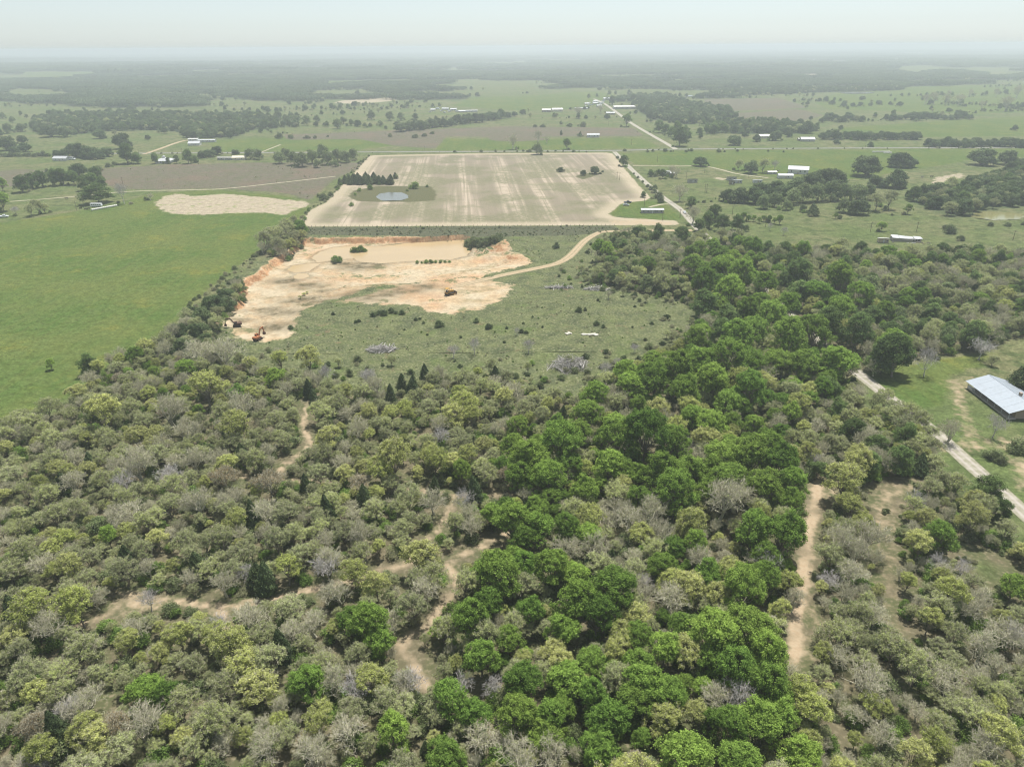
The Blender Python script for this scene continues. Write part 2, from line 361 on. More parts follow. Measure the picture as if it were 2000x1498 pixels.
# ------------------------------------------------------------------ pit geometry (clay pit dug into the ground)
PF = -3.8
CLIFF = poly([(417, 632), (432, 602), (458, 588), (467, 549), (495, 535), (530, 507), (562, 486), (588, 462), (625, 465), (765, 462), (912, 465), (930, 470)])
RIGHTE = poly([(930, 470), (945, 480), (985, 479), (1040, 514)])
NEARE = poly([(1040, 514), (930, 546), (820, 556), (715, 570), (675, 586), (610, 606), (585, 625), (572, 662), (510, 670), (465, 664), (430, 645), (415, 632)])
RIM = np.vstack([CLIFF, RIGHTE[1:], NEARE[1:-1]])
WATERS = {
 'clay_pond': [(608, 504), (625, 492), (655, 483), (700, 480), (735, 482), (790, 476), (860, 471), (905, 468), (922, 476), (926, 486), (912, 500), (880, 507), (850, 508), (790, 511), (745, 515), (705, 512), (690, 505), (650, 509), (620, 513)],
 'clay_puddle': [(562, 527), (572, 519), (600, 515), (628, 514), (615, 522), (605, 530), (575, 533)],
 'small_puddle': [(572, 540), (585, 534), (600, 535), (604, 541), (590, 545), (574, 545)],
}
WZ = -3.4
WATP = {k: poly(v, WZ) for k, v in WATERS.items()}
def pit_z(x, y):
    s = sdist(x, y, RIM, 60.0); n1 = fbm(x / 5, y / 5, 3, 3) - .5; n2 = fbm(x / 1.6, y / 1.6, 8, 3) - .5; n3 = fbm(x / 22, y / 22, 4, 3) - .5
    dc = pdist(x, y, CLIFF) + n1 * 4.5; dr = pdist(x, y, RIGHTE); dn = pdist(x, y, NEARE)
    d = np.minimum(np.minimum(sstep(0.4, 5.0, dc) * 1.0, sstep(0, 14, dr + n1 * 5)), sstep(-2, 38, dn + n3 * 12))
    z = np.where(s > 0, PF * d, 0.0) + np.where(s > 0, 1, sstep(-9, 0, s)) * (n2 * .75 + n1 * .9) * (.35 + .65 * sstep(0, .5, d))
    z += np.where(s > 0, sstep(.15, .6, d) * sstep(1, .5, d) * n2 * 1.6, 0)
    z = np.where(s > 0, np.maximum(z, PF), z)
    # spoil heaps on the right bank and the berm along the near edge
    for (hx, hy, hh, hr) in ((985, 484, 3.2, 13), (960, 497, 1.6, 10), (1010, 505, 1.4, 12), (868, 545, .8, 14), (760, 560, .9, 14), (820, 551, .9, 15), (900, 545, .8, 12), (715, 566, .9, 13)):
        c = G1(hx, hy, -1.0); q = ((x - c[0]) ** 2 + (y - c[1]) ** 2) / hr ** 2; z = z + hh * np.exp(-q * 2.0) * (.6 + 1.2 * fbm(x / 4, y / 4, 15, 3))
    for P in WATP.values():
        w = sdist(x, y, P, 20.0) + n1 * 1.5; z = np.where(w > -4, z + (np.where(w > 0, WZ - .5, np.maximum(z, WZ + .12)) - z) * sstep(-4, .3, w), z)
    return z

# ------------------------------------------------------------------ land material
def land_material():
    t = NT('land'); p = t.pos()
    n_f = t.noise(p, .9, 2, .6); n_m = t.noise(p, .11, 4, .6); n_l = t.noise(p, .017, 3, .6); n_vf = t.noise(p, 2.6, 1, .6); n_k = t.noise(p, .27, 3, .7)
    def fac(a, w=1.2, amp=5.0, n=None):
        v = t.math('ADD', t.attr(a), t.math('MULTIPLY', t.math('SUBTRACT', n if n is not None else n_m, .5), amp * 2))
        return t.rng(v, -w, w)
    # rough pasture
    base = t.mix(t.rng(n_l, .35, .65), (.108, .14, .05), (.16, .158, .078))
    base = t.mix(t.rng(n_m, .42, .68), base, (.075, .098, .038))
    # green pasture with yellow flowering patches
    gr = t.mix(t.rng(n_l, .38, .62), (.075, .12, .03), (.112, .138, .04))
    gr = t.mix(t.rng(n_m, .4, .7, 0, .8), gr, (.10, .135, .042))
    gr = t.mix(t.rng(t.noise(p, .035, 5, .7), .54, .68, 0, .6), gr, (.175, .172, .04))
    gr = t.mix(t.rng(n_k, .55, .75, 0, .5), gr, (.085, .12, .04)); mow = t.noise(t.mapv(p, (.28, .01, 1), (0, 0, .5)), 1.0, 2); gr = t.mix(t.rng(mow, .45, .62, 0, .4), gr, (.118, .14, .042))
    c = t.mix(fac('gA', 1.5, 4.5), base, gr)
    st = t.mix(t.rng(n_f, .35, .7), (.40, .335, .245), (.31, .265, .185))
    c = t.mix(fac('gB', 1.5, 9), c, t.mix(t.rng(n_m, .56, .66), st, (.24, .25, .12)))
    fal = t.mix(t.rng(n_m, .35, .65), (.145, .122, .092), (.115, .115, .068)); fal = t.mix(t.rng(n_l, .5, .7, 0, .6), fal, (.17, .12, .09))
    fal = t.mix(t.rng(n_k, .54, .7, 0, .8), fal, (.095, .095, .06))
    c = t.mix(fac('gC', 2, 7), c, fal)
    # clearing: weedy grass, litter and brush
    cl = t.mix(t.rng(n_m, .35, .68), (.14, .155, .07), (.085, .10, .05)); cl = t.mix(t.rng(n_f, .52, .72, 0, .8), cl, (.20, .18, .115))
    cl = t.mix(t.rng(t.noise(p, .05, 5, .65), .52, .7, 0, .7), cl, (.105, .14, .045))
    cl = t.mix(t.rng(n_k, .56, .72, 0, .85), cl, (.075, .085, .045)); cl = t.mix(t.rng(t.noise(p, .085, 4, .75), .60, .70, 0, .7), cl, (.20, .135, .085))
    c = t.mix(fac('gH', 2, 5), c, cl)
    dk = t.mix(t.rng(n_k, .35, .65), (.12, .12, .075), (.06, .07, .04))
    c = t.mix(fac('gD', 1.2, 1.5), c, dk)
    # grit: value variation of grass and weeds
    hg = t.n('ShaderNodeHueSaturation'); t.l(c, hg.inputs['Color'])
    t.l(t.math('MULTIPLY', t.rng(n_vf, .25, .75, .74, 1.26), t.math('MULTIPLY', t.rng(n_f, .3, .7, .85, 1.15), t.rng(n_k, .28, .72, .78, 1.22))), hg.inputs['Value']); c = hg.outputs[0]
    # harvested field: rows running away from the camera
    a = G1(1010, 303); b = G1(1085, 440); ang = math.atan2(a[0] - b[0], a[1] - b[1])
    pr = t.mapv(p, (1, 1, 1), (0, 0, ang))
    wide = t.noise(t.mapv(pr, (.05, .0022, 1)), 1.0, 3, .6); thin = t.noise(t.mapv(pr, (.30, .004, 1)), 1.0, 3, .6); cross = t.noise(t.mapv(pr, (.006, .17, 1)), 1.0, 3, .5)
    fl = t.mix(t.rng(wide, .42, .58), (.235, .20, .145), (.425, .35, .265))
    fl = t.mix(t.rng(thin, .44, .6, 0, .85), fl, (.245, .21, .15))
    fl = t.mix(t.rng(t.math('MULTIPLY', cross, t.noise(p, .02, 3)), .27, .38, 0, .45), fl, (.23, .22, .13))
    sp = t.n('ShaderNodeSeparateXYZ'); t.l(pr, sp.inputs[0]); yb = G1(900, 441)[1]
    north = t.rng(sp.outputs[1], yb + 220, yb + 420)
    fl = t.mix(t.math('MULTIPLY', north, t.rng(n_l, .35, .6, .25, .8)), fl, (.24, .205, .16))
    fl = t.mix(t.math('MULTIPLY', t.rng(n_l, .42, .56, 0, .9), t.rng(n_k, .35, .6, .3, .95)), fl, (.165, .165, .092))
    headland = t.rng(t.attr('gE'), 4, 18, 1, 0)
    fl = t.mix(t.math('MULTIPLY', headland, .7), fl, (.46, .385, .275))
    c = t.mix(fac('gE', 1.0, 2.6), c, fl)
    c = t.mix(fac('gP', 1.5, 3), c, t.mix(t.rng(n_f, .35, .65), (.085, .10, .045), (.13, .115, .065)))
    # woodland floor: leaf litter and thin grass
    wf = t.mix(t.rng(n_m, .38, .62), (.15, .13, .08), (.10, .11, .05)); wf = t.mix(t.rng(n_f, .5, .75), wf, (.21, .18, .115))
    c = t.mix(fac('gW', 3, 5), c, wf)
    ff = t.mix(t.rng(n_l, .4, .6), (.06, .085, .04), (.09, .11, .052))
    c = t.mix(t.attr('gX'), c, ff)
    # bare clay, cream and orange
    t_or = t.rng(t.attr('gO'), .2, .8)
    di = t.mix(t.rng(t.noise(p, .06, 5, .65), .42, .62), (.48, .40, .275), (.45, .335, .205)); di = t.mix(t.rng(n_f, .5, .75, 0, .45), di, (.52, .39, .25))
    orr = t.mix(t.rng(n_f, .35, .65), (.46, .215, .10), (.50, .30, .16))
    di = t.mix(t.math('MULTIPLY', t_or, .85), di, orr)
    di = t.mix(t.rng(t.noise(t.mapv(p, (.55, 1.5, 1), (0, 0, -.35)), .05, 6, .75), .53, .62, 0, .8), di, (.27, .22, .12))
    di = t.mix(t.rng(t.noise(p, .028, 5, .7), .53, .65, 0, .45), di, (.48, .29, .16))
    di = t.mix(t.rng(t.noise(p, .055, 6, .75), .585, .63, 0, .85), di, (.15, .165, .075))
    mud = t.math('MULTIPLY', t.attr('gM'), t.rng(n_k, .3, .6, .5, 1)); dv = t.n('ShaderNodeHueSaturation'); t.l(di, dv.inputs['Color']); t.l(t.rng(n_k, .3, .7, .82, 1.12), dv.inputs['Value']); di = t.mix(mud, dv.outputs[0], (.12, .10, .058))
    c = t.mix(fac('gF', 1.0, 9.0, t.noise(p, .16, 6, .7)), c, di)
    # trodden sand along tracks
    sn = t.mix(t.rng(n_f, .35, .7), (.47, .37, .25), (.36, .27, .175))
    c = t.mix(t.math('MULTIPLY', fac('gT', 1.0, 2.2, t.noise(p, .35, 3)), t.rng(n_m, .32, .55, .35, 1)), c, sn)
    h = t.n('ShaderNodeHueSaturation'); t.l(c, h.inputs['Color']); t.l(t.rng(n_f, .25, .75, .76, .94), h.inputs['Value'])
    d = t.n('ShaderNodeBsdfDiffuse'); t.l(h.outputs[0], d.inputs['Color']); t.l(d.outputs[0], t.out.inputs['Surface'])
    return t.m
M['land'] = land_material()
NAMES = ['gA', 'gB', 'gC', 'gD', 'gE', 'gF', 'gH', 'gP', 'gT', 'gW', 'gX', 'gO', 'gM']
def land_attrs(x, y):
    at = {k: np.full(x.shape, -40.0) for k in NAMES}
    for a, n, P in REG: at[a] = np.maximum(at[a], sdist(x, y, P))
    at['gF'] = np.maximum(sdist(x, y, PITP), sdist(x, y, PITP2))
    at['gH'] = sdist(x, y, CLEARP)
    at['gP'] = np.maximum(sdist(x, y, POND_G), sdist(x, y, GREEN_ISLE))
    w = np.maximum(sdist(x, y, WOODP), sdist(x, y, UPPER))
    for P in HOLES[:-1]: w = np.minimum(w, -sdist(x, y, P) + 6)
    w = np.minimum(w, -sdist(x, y, HOLES[-1]))
    at['gW'] = w
    tr = np.full(x.shape, -40.0)
    near = np.hypot(x, y) < 520
    for wd_, L in TL.values(): tr[near] = np.maximum(tr[near], wd_ * .30 - pdist(x[near], y[near], L))
    yard = [poly(q) for q in ([(1845, 745), (1900, 735), (1880, 770), (1900, 840), (1925, 860), (1890, 866), (1870, 800)], [(1970, 890), (2040, 900), (2060, 990), (1990, 950)], [(1820, 870), (2040, 850), (2040, 868), (1830, 885)], [(1185, 430), (1260, 428), (1325, 436), (1300, 441), (1200, 440)], [(225, 1155), (295, 1155), (300, 1190), (220, 1208)])]
    for P in yard: tr = np.maximum(tr, np.minimum(sdist(x, y, P) * .3 - .5, .6))
    for P in HOLES[:2]: tr = np.maximum(tr, np.minimum(sdist(x, y, P) * .2 - 1.0, -.15))
    at['gT'] = np.maximum(tr, -40)
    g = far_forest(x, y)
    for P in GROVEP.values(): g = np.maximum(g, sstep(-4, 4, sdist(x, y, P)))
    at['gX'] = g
    o = sstep(10, 1, pdist(x, y, CLIFF)) * .9 * fbm(x / 9, y / 9, 21, 3) * 1.7
    for hx, hy, hr in ((985, 484, 16), (1010, 508, 16), (880, 549, 26), (930, 545, 18), (840, 580, 16), (800, 566, 14), (845, 600, 12), (940, 500, 12), (680, 575, 10), (765, 462, 20)):
        c = G1(hx, hy); o = np.maximum(o, np.exp(-((x - c[0]) ** 2 + (y - c[1]) ** 2) / hr ** 2) * .95)
    at['gO'] = np.clip(o, 0, 1)
    mu = np.zeros(x.shape)
    for hx, hy, hr in ((700, 520, 9), (725, 512, 8), (680, 514, 6), (560, 547, 7), (600, 556, 8), (590, 580, 8), (640, 562, 5), (700, 584, 11), (745, 578, 9), (830, 566, 6), (520, 600, 6), (545, 640, 7), (600, 612, 8), (470, 625, 4), (640, 590, 9), (790, 572, 8), (550, 610, 6), (640, 505, 4)):
        c = G1(hx, hy, -3.0 if hy < 560 else -1.2); mu = np.maximum(mu, np.exp(-(((x - c[0]) / (hr * 1.7)) ** 2 + ((y - c[1]) / hr) ** 2)) * (.3 + 1.3 * fbm(x / 4, y / 4, 71, 3)))
    for P in WATP.values(): w_ = sdist(x, y, P, 8.0); mu = np.maximum(mu, sstep(-4.5, -.6, w_) * sstep(2.5, .5, w_) * (.1 + 1.1 * fbm(x / 3, y / 3, 73, 3)) * .75)
    at['gM'] = np.clip(mu, 0, 1)
    return at
def put_attrs(me, at, idx=None):
    for k in NAMES:
        a = me.attributes.new(k, 'FLOAT', 'POINT'); v = at[k] if idx is None else at[k][idx]
        a.data.foreach_set('value', np.asarray(v, np.float32))

# big ground sheet, finer towards the photograph's field of view
PX0, PX1 = PITP[:, 0].min() - 22, PITP[:, 0].max() + 26
PY0, PY1 = min(PITP[:, 1].min(), PITP2[:, 1].min()) - 14, PITP[:, 1].max() + 18
def build_ground():
    th = np.concatenate([np.arange(-180, -64, 4.0), np.arange(-64, 64, .34), np.arange(64, 180, 4.0)])
    th = np.radians(th); r = np.exp(np.arange(math.log(6), math.log(60000), .0165))
    T, Rr = np.meshgrid(th, r); x = (Rr * np.sin(T)).ravel(); y = (Rr * np.cos(T)).ravel()
    x = np.append(x, 0.0); y = np.append(y, 0.0)
    z = far_z(x, y)
    md = np.minimum(np.minimum(x - PX0, PX1 - x), np.minimum(y - PY0, PY1 - y))
    z = np.where(md > 0, -sstep(2.0, 9.0, md) * 7.0, z)
    for P in POND_HOLES: z = z - sstep(-1, 6, sdist(x, y, P)) * 1.2
    nth, nr = len(th), len(r)
    i, j = np.meshgrid(np.arange(nr - 1), np.arange(nth), indexing='ij'); i = i.ravel(); j = j.ravel(); j2 = (j + 1) % nth
    q = np.stack([i * nth + j, i * nth + j2, (i + 1) * nth + j2, (i + 1) * nth + j], 1)[:, ::-1]
    cx = x[q].mean(1); cy_ = y[q].mean(1)
    at = land_attrs(x, y)
    own = np.full(len(q), -1)
    for k, (a, n, P) in enumerate(REG): own[sdist(cx, cy_, P, 1.0) > 0] = k
    own[(own < 0) & (sdist(cx, cy_, CLEARP, 1.0) > 0) & (sdist(cx, cy_, WOODP, 1.0) < 0)] = 900
    own[(own < 0) & (sdist(cx, cy_, WOODP, 1.0) > 0)] = 901
    V = np.stack([x, y, z], 1)
    tri = np.array([[nth * 0 + jj, nth * 0 + (jj + 1) % nth, len(x) - 1] for jj in range(nth)])[:, ::-1]
    for k in np.unique(own):
        n = 'ground' if k < 0 else 'clearing' if k == 900 else 'woodland_floor' if k == 901 else REG[k][1]
        qq = q[own == k]; ids, inv = np.unique(qq, return_inverse=True)
        me = mesh(n, V[ids], inv.reshape(-1, 4), M['land'], True); put_attrs(me, at, ids)
        o = link(bpy.data.objects.new(n, me)); o['kind'] = 'structure'
    ids, inv = np.unique(tri, return_inverse=True)
    me = mesh('ground', V[ids], inv.reshape(-1, 3), M['land'], True); put_attrs(me, at, ids)
    o = link(bpy.data.objects.new('ground', me)); o['kind'] = 'structure'
# ponds outside the pit
PONDS = {
 'farm_pond': ([(735, 383), (742, 378), (760, 375.5), (785, 376), (798, 381), (797, 387), (785, 391), (750, 392), (737, 389)], 0),
 'stock_pond': ([(1895, 424), (1905, 414), (1930, 412), (1975, 415), (2010, 420), (1990, 428), (1940, 430)], 0),
 'silver_pond': ([(1637, 182), (1660, 180.4), (1700, 180.6), (1709, 182), (1690, 183.7), (1650, 183.6)], 0),
 'bend_pond': ([(1331, 192), (1338, 187.5), (1352, 186.5), (1354, 188.5), (1342, 190), (1340, 194), (1346, 198), (1332, 199)], 0),
}
POND_HOLES = [poly(v[0]) for v in PONDS.values()]
build_ground()

def build_pit():
    s = .62; xs = np.arange(PX0, PX1, s); ys = np.arange(PY0, PY1, s)
    X, Y = np.meshgrid(xs, ys); x = X.ravel(); y = Y.ravel()
    md = np.minimum(np.minimum(x - PX0, PX1 - s - x), np.minimum(y - PY0, PY1 - s - y))
    z = pit_z(x, y) * sstep(0, 4, md) + .03
    ny, nx = X.shape; i, j = np.meshgrid(np.arange(ny - 1), np.arange(nx - 1), indexing='ij'); i = i.ravel(); j = j.ravel()
    q = np.stack([i * nx + j, i * nx + j + 1, (i + 1) * nx + j + 1, (i + 1) * nx + j], 1)
    at = land_attrs(x, y)
    # slope shows the orange strata
    gz = np.hypot(*np.gradient(z.reshape(X.shape), s)).ravel(); at['gO'] = np.clip(at['gO'] * .55 + sstep(.4, 1.3, gz) * .6, 0, 1)
    at['gF'] = np.maximum(at['gF'], np.where(gz > .6, 4.0, -40))
    me = mesh('clay_pit', np.stack([x, y, z], 1), q, M['land'], True); put_attrs(me, at)
    o = link(bpy.data.objects.new('clay_pit', me)); o['kind'] = 'structure'
    return xs, ys, z.reshape(X.shape), s
PIT = build_pit()
def ground_z(x, y):
    if PX0 + 1 < x < PX1 - 2 and PY0 + 1 < y < PY1 - 2:
        i = int((y - PY0) / PIT[3]); j = int((x - PX0) / PIT[3]); return float(PIT[2][i, j])
    return float(far_z(x, y))
def on_ground(px, py):
    p = G1(px, py)
    for _ in range(6):
        z = ground_z(p[0], p[1]); p = G(np.array([px]), np.array([py]), z)[0]
    return p

# ------------------------------------------------------------------ water
def water_mat(name, c, rough=.08, spec=.5, wave=.02, scale=.6):
    t = NT(name); p = t.pos(); n = t.noise(p, scale, 3); cc = t.mix(t.rng(t.noise(p, .05, 3), .35, .65), c, tuple(v * .93 for v in c))
    t.principled(cc, rough, 0, spec, t.bump(n, wave * 6, .05)); return t.m
M['clay_water'] = water_mat('clay_water', (.40, .295, .16), .22, .2)
M['pond_water'] = water_mat('pond_water', (.12, .125, .105), .16, .35, .02)
M['green_water'] = water_mat('green_water', (.22, .21, .09), .12, .4)
def water(name, P, z, mat):
    n = len(P); c = P.mean(0); pts = []
    for i in range(n):                                    # wavering shoreline
        a, b = P[i], P[(i + 1) % n]; m = max(2, int(np.hypot(*(b - a)) / 2.5))
        for k in range(m):
            p = a + (b - a) * k / m; d = p - c; d = d / (np.hypot(*d) + 1e-6); pts.append(p + d * (noise2(p[0] / 3, p[1] / 3, 5) - .4) * 1.6)
    v = [(p[0], p[1], z) for p in pts]
    o = link(bpy.data.objects.new(name, mesh(name, v, [tuple(range(len(v)))], mat))); o['kind'] = 'structure'
    return o
for k, P in WATP.items(): water(k, P, WZ, M['clay_water'])
for k, (pts, z) in PONDS.items():
    P = poly(pts); c = P.mean(0); zz = float(far_z(c[0], c[1]))
    if zz: P = poly(pts, zz)
    water(k, P, zz + (-.12 if np.hypot(*c) < 1500 else .6), M['green_water'] if k == 'stock_pond' else M['pond_water'])

# ------------------------------------------------------------------ roads
def road_mat(name, c, c2, edge, tracks=True):
    t = NT(name); uv = t.n('ShaderNodeUVMap').outputs[0]; p = t.pos(); sp = t.n('ShaderNodeSeparateXYZ'); t.l(uv, sp.inputs[0])
    n = t.noise(p, .5, 4, .6); cc = t.mix(t.rng(n, .35, .65), c, c2)
    d = t.math('ABSOLUTE', t.math('SUBTRACT', sp.outputs[0], .5))
    if tracks:
        w = t.math('ABSOLUTE', t.math('SUBTRACT', d, .21)); cc = t.mix(t.math('MULTIPLY', t.rng(w, .03, .13, 0, 1), t.rng(n, .3, .7, .25, .75)), cc, edge)
    cc = t.mix(t.rng(t.math('ADD', d, t.math('MULTIPLY', t.math('SUBTRACT', t.noise(p, .8, 3), .5), .22)), .42, .5), cc, edge)
    t.principled(cc, .9, 0, .2, t.bump(t.noise(p, 4, 3), .3, .1)); return t.m
M['gravel'] = road_mat('pale_gravel', (.37, .335, .285), (.32, .285, .24), (.19, .185, .11))
M['asphalt'] = road_mat('grey_asphalt', (.22, .21, .20), (.19, .182, .172), (.17, .165, .105), False)
M['caliche'] = road_mat('caliche', (.40, .345, .26), (.345, .295, .215), (.19, .19, .095))
M['reddirt'] = road_mat('orange_dirt', (.40, .31, .20), (.365, .265, .165), (.19, .17, .09))
def ribbon(name, w, L, mat, lift=.06):
    d = np.gradient(L, axis=0); d /= np.linalg.norm(d, axis=1)[:, None] + 1e-9; nrm = np.stack([d[:, 1], -d[:, 0]], 1)
    rows = []
    for k, (p, n) in enumerate(zip(L, nrm)):
        for s in (-.5, -.17, .17, .5):
            q = p + n * w * s * (1 + (.12 * (noise2(p[0] / 7, p[1] / 7, 4) - .5) if abs(s) > .3 else 0))
            zz = max(ground_z(q[0], q[1]), ground_z(*(p)) if abs(s) < .3 else -99)
            rows.append((q[0], q[1], zz + lift + .05 * (1 - abs(s) * 2)))
    m = len(L); f = [(4 * i + j, 4 * i + j + 1, 4 * i + j + 5, 4 * i + j + 4) for i in range(m - 1) for j in range(3)]
    me = mesh(name, rows, f, mat, True); uv = me.uv_layers.new(name='UVMap'); us = (0, .33, .67, 1)
    for lp, l in zip(me.loops, uv.data): l.uv = (us[lp.vertex_index % 4], lp.vertex_index // 4)
    o = link(bpy.data.objects.new(name, me)); o['kind'] = 'structure'; return o
RM = dict(gravel_road='gravel', cross_road='asphalt', branch_road='gravel', dirt_road='reddirt', farm_drive='caliche', farm_track='caliche', red_drive='reddirt', yard_drive='caliche', field_drive='caliche')
for n_, (w, L) in RL.items(): ribbon(n_, w, L, M[RM[n_]], .06 if n_ not in ('branch_road', 'gravel_road') else .10)

# ------------------------------------------------------------------ trees
def frusta(segs, n=5):
    """segs: rows p0(3) p1(3) r0 r1 -> vertices and quads of open tapered tubes"""
    s = np.asarray(segs, float); p0 = s[:, 0:3]; p1 = s[:, 3:6]; r0 = s[:, 6]; r1 = s[:, 7]
    d = p1 - p0; d /= np.linalg.norm(d, axis=1)[:, None] + 1e-9
    a = np.where(np.abs(d[:, 2:3]) < .9, np.array([[0, 0, 1.0]]), np.array([[1.0, 0, 0]]))
    u = np.cross(d, a); u /= np.linalg.norm(u, axis=1)[:, None] + 1e-9; w = np.cross(d, u)
    an = np.arange(n) * 2 * math.pi / n
    ring = np.cos(an)[None, :, None] * u[:, None, :] + np.sin(an)[None, :, None] * w[:, None, :]
    v = np.concatenate([p0[:, None] + ring * r0[:, None, None], p1[:, None] + ring * r1[:, None, None]], 1)
    k = np.arange(n); base = np.stack([k, (k + 1) % n, (k + 1) % n + n, k + n], 1)
    f = (np.arange(len(s)) * 2 * n)[:, None, None] + base[None]
    return v.reshape(-1, 3), f.reshape(-1, 4)
def slivers(p0, p1, r):
    """twigs: thin crossing blades, as quads"""
    d = p1 - p0; d = d / (np.linalg.norm(d, axis=1)[:, None] + 1e-9); q = np.random.default_rng(3).normal(size=d.shape)
    u = np.cross(d, q); u /= np.linalg.norm(u, axis=1)[:, None] + 1e-9; w = np.cross(d, u)
    vs_, fs = [], []
    for k, ax in enumerate((u, w)):
        vs_.append(np.stack([p0 - ax * r, p0 + ax * r, p1 + ax * r * .45, p1 - ax * r * .45], 1).reshape(-1, 3))
    v = np.concatenate(vs_); return v, np.arange(len(v)).reshape(-1, 4)
def leaves(c, nrm, size, g):
    n = len(c); t = g.normal(size=(n, 3)); a = np.cross(nrm, t); a /= np.linalg.norm(a, axis=1)[:, None] + 1e-9; b = np.cross(nrm, a)
    s = size * g.uniform(.6, 1.25, n)[:, None]; k = g.uniform(.55, .9, n)[:, None]
    v = np.stack([c - a * s, c - b * s * k, c + a * s, c + b * s * k], 1).reshape(-1, 3)
    return v, np.arange(4 * n).reshape(-1, 4)
def unit(v): return v / (np.linalg.norm(v, axis=-1, keepdims=True) + 1e-9)
def make_tree(seed, H, R, base, lobes, nterm, per, leaf, spread, twig=0, tlen=.9, tr=.02, trunk=.22, lobe_r=(.38, .52), shell=True, stems=1, lean=.3, drop=.59):
    g = np.random.default_rng(seed)
    th = g.uniform(0, 6.28) + np.arange(lobes) * 2.4; rho = R * .62 * np.sqrt((np.arange(lobes) + .4) / lobes)
    rl = R * g.uniform(*lobe_r, lobes); ctr = np.stack([np.cos(th) * rho, np.sin(th) * rho, np.zeros(lobes)], 1)
    top = H - rl - (H - base) * drop * (rho / R) ** 2 * 1.15 - g.uniform(0, .14, lobes) * (H - base)
    ctr[:, 2] = np.maximum(top, base + rl * .55); ctr[:, :2] *= g.uniform(.72, 1.2, 2); ctr[:, :2] += g.normal(0, R * .07, (lobes, 2))
    low = g.choice(lobes, max(1, lobes // (4 if drop < .8 else 3)), replace=False); ctr[low, 2] = np.maximum(base + rl[low] * .6, ctr[low, 2] * (.72 if drop < .8 else .5)); ctr[low, :2] *= 1.12
    li = g.integers(0, lobes, nterm * 3); d = unit(g.normal(size=(nterm * 3, 3))); d[:, 2] = np.where(d[:, 2] < -.35, -d[:, 2] * .6, d[:, 2]); d = unit(d)
    P = ctr[li] + d * (rl[li] * g.uniform(.66, 1.1, nterm * 3))[:, None]
    if shell:
        dd = np.linalg.norm(P[:, None] - ctr[None], axis=2) / rl[None]; ok = (dd.min(1) > .62)
        P, d, li = P[ok], d[ok], li[ok]
    P, d, li = P[:nterm], d[:nterm], li[:nterm]; n = len(P)
    # wood
    segs = []; F = []
    for s in range(stems):
        a = g.uniform(0, 6.28); off = np.array((math.cos(a), math.sin(a), 0)) * (.25 * s); p = off * 1.0; hh = base * g.uniform(.8, 1.0)
        q = p + np.array((math.cos(a) * lean * (1 + .8 * s), math.sin(a) * lean * (1 + .8 * s), hh)); m = (p + q) / 2 + g.normal(0, .08, 3) * (1, 1, 0)
        r = trunk * (1 if s == 0 else .75); segs += [(*p, *m, r * 1.25, r * .9), (*m, *q, r * .9, r * .72)]; F.append((q, r * .72))
    for L in range(lobes):
        q, r = F[L % stems]; c = ctr[L]; e = q + (c - q) * .78 + np.array((0, 0, -rl[L] * .15)); m = q + (e - q) * .5 + np.array((0, 0, -.06 * np.linalg.norm(e - q))) + g.normal(0, .25, 3)
        rr = r * .55; segs += [(*q, *m, rr, rr * .75), (*m, *e, rr * .75, rr * .5)]
        idx = np.where(li == L)[0]
        if len(idx) == 0: continue
        k = min(6, len(idx)); seeds = P[g.choice(idx, k, replace=False)]; own = np.argmin(np.linalg.norm(P[idx][:, None] - seeds[None], axis=2), 1)
        for j in range(k):
            mem = P[idx[own == j]]
            if len(mem) == 0: continue
            cc = e + (mem.mean(0) - e) * .62; segs.append((*e, *cc, rr * .45, rr * .28))
            for tpt in mem: segs.append((*cc, *tpt, rr * .24, .02))
    wv, wf = frusta(segs, 5)
    if twig:
        o = np.repeat(P, twig, 0); dd = unit(np.repeat(d, twig, 0) * .8 + g.normal(0, .75, (len(o), 3)) + np.array((0, 0, .25))); ln = tlen * g.uniform(.5, 1.2, len(o))[:, None]
        st = o - np.repeat(d, twig, 0) * g.uniform(0, .6, len(o))[:, None]; en = st + dd * ln
        v1, f1 = slivers(st, en, tr)
        k2 = 2; o2 = np.repeat(st + dd * ln * .55, k2, 0); d2 = unit(np.repeat(dd, k2, 0) + g.normal(0, .7, (len(o2), 3))); v2, f2 = slivers(o2, o2 + d2 * np.repeat(ln, k2, 0) * .6, tr * .7)
        TW = (np.concatenate([v1, v2]), np.concatenate([f1, f2 + len(v1)]))
    else: TW = None
    # leaves
    if per:
        o = np.repeat(P, per, 0); dn = np.repeat(d, per, 0)
        c = o + g.normal(0, spread, (len(o), 3)) * (1, 1, .75); nr = unit(dn * .7 + np.array((0, 0, .45)) + g.normal(0, .55, (len(o), 3)))
        LV = leaves(c, nr, leaf, g)
    else: LV = None
    return (wv, wf), TW, LV
def make_juniper(seed, H, R, n, leaf):
    g = np.random.default_rng(seed); z = H * (1 - g.uniform(0, 1, n) ** .7) ; z = .15 + z * .97
    prof = R * np.clip((1 - (z / H) ** 1.3), 0, 1) ** .8 * np.clip(z / (H * .16), .6, 1)
    a = g.uniform(0, 6.28, n); bump = 1 + .28 * np.sin(a * 3 + z * 1.7 + seed) * np.sin(z * 2.1 + a * 2) + g.normal(0, .10, n)
    rr = prof * bump * g.uniform(.72, 1.0, n); c = np.stack([rr * np.cos(a), rr * np.sin(a), z + g.normal(0, .1, n)], 1)
    nr = unit(np.stack([np.cos(a), np.sin(a), .8 + 0 * a], 1) + g.normal(0, .5, (n, 3)))
    LV = leaves(c, nr, leaf, g); wv, wf = frusta([(0, 0, 0, .03, .02, H * .5, .17, .11), (.03, .02, H * .5, 0, 0, H * .93, .11, .03)], 6)
    return (wv, wf), None, LV
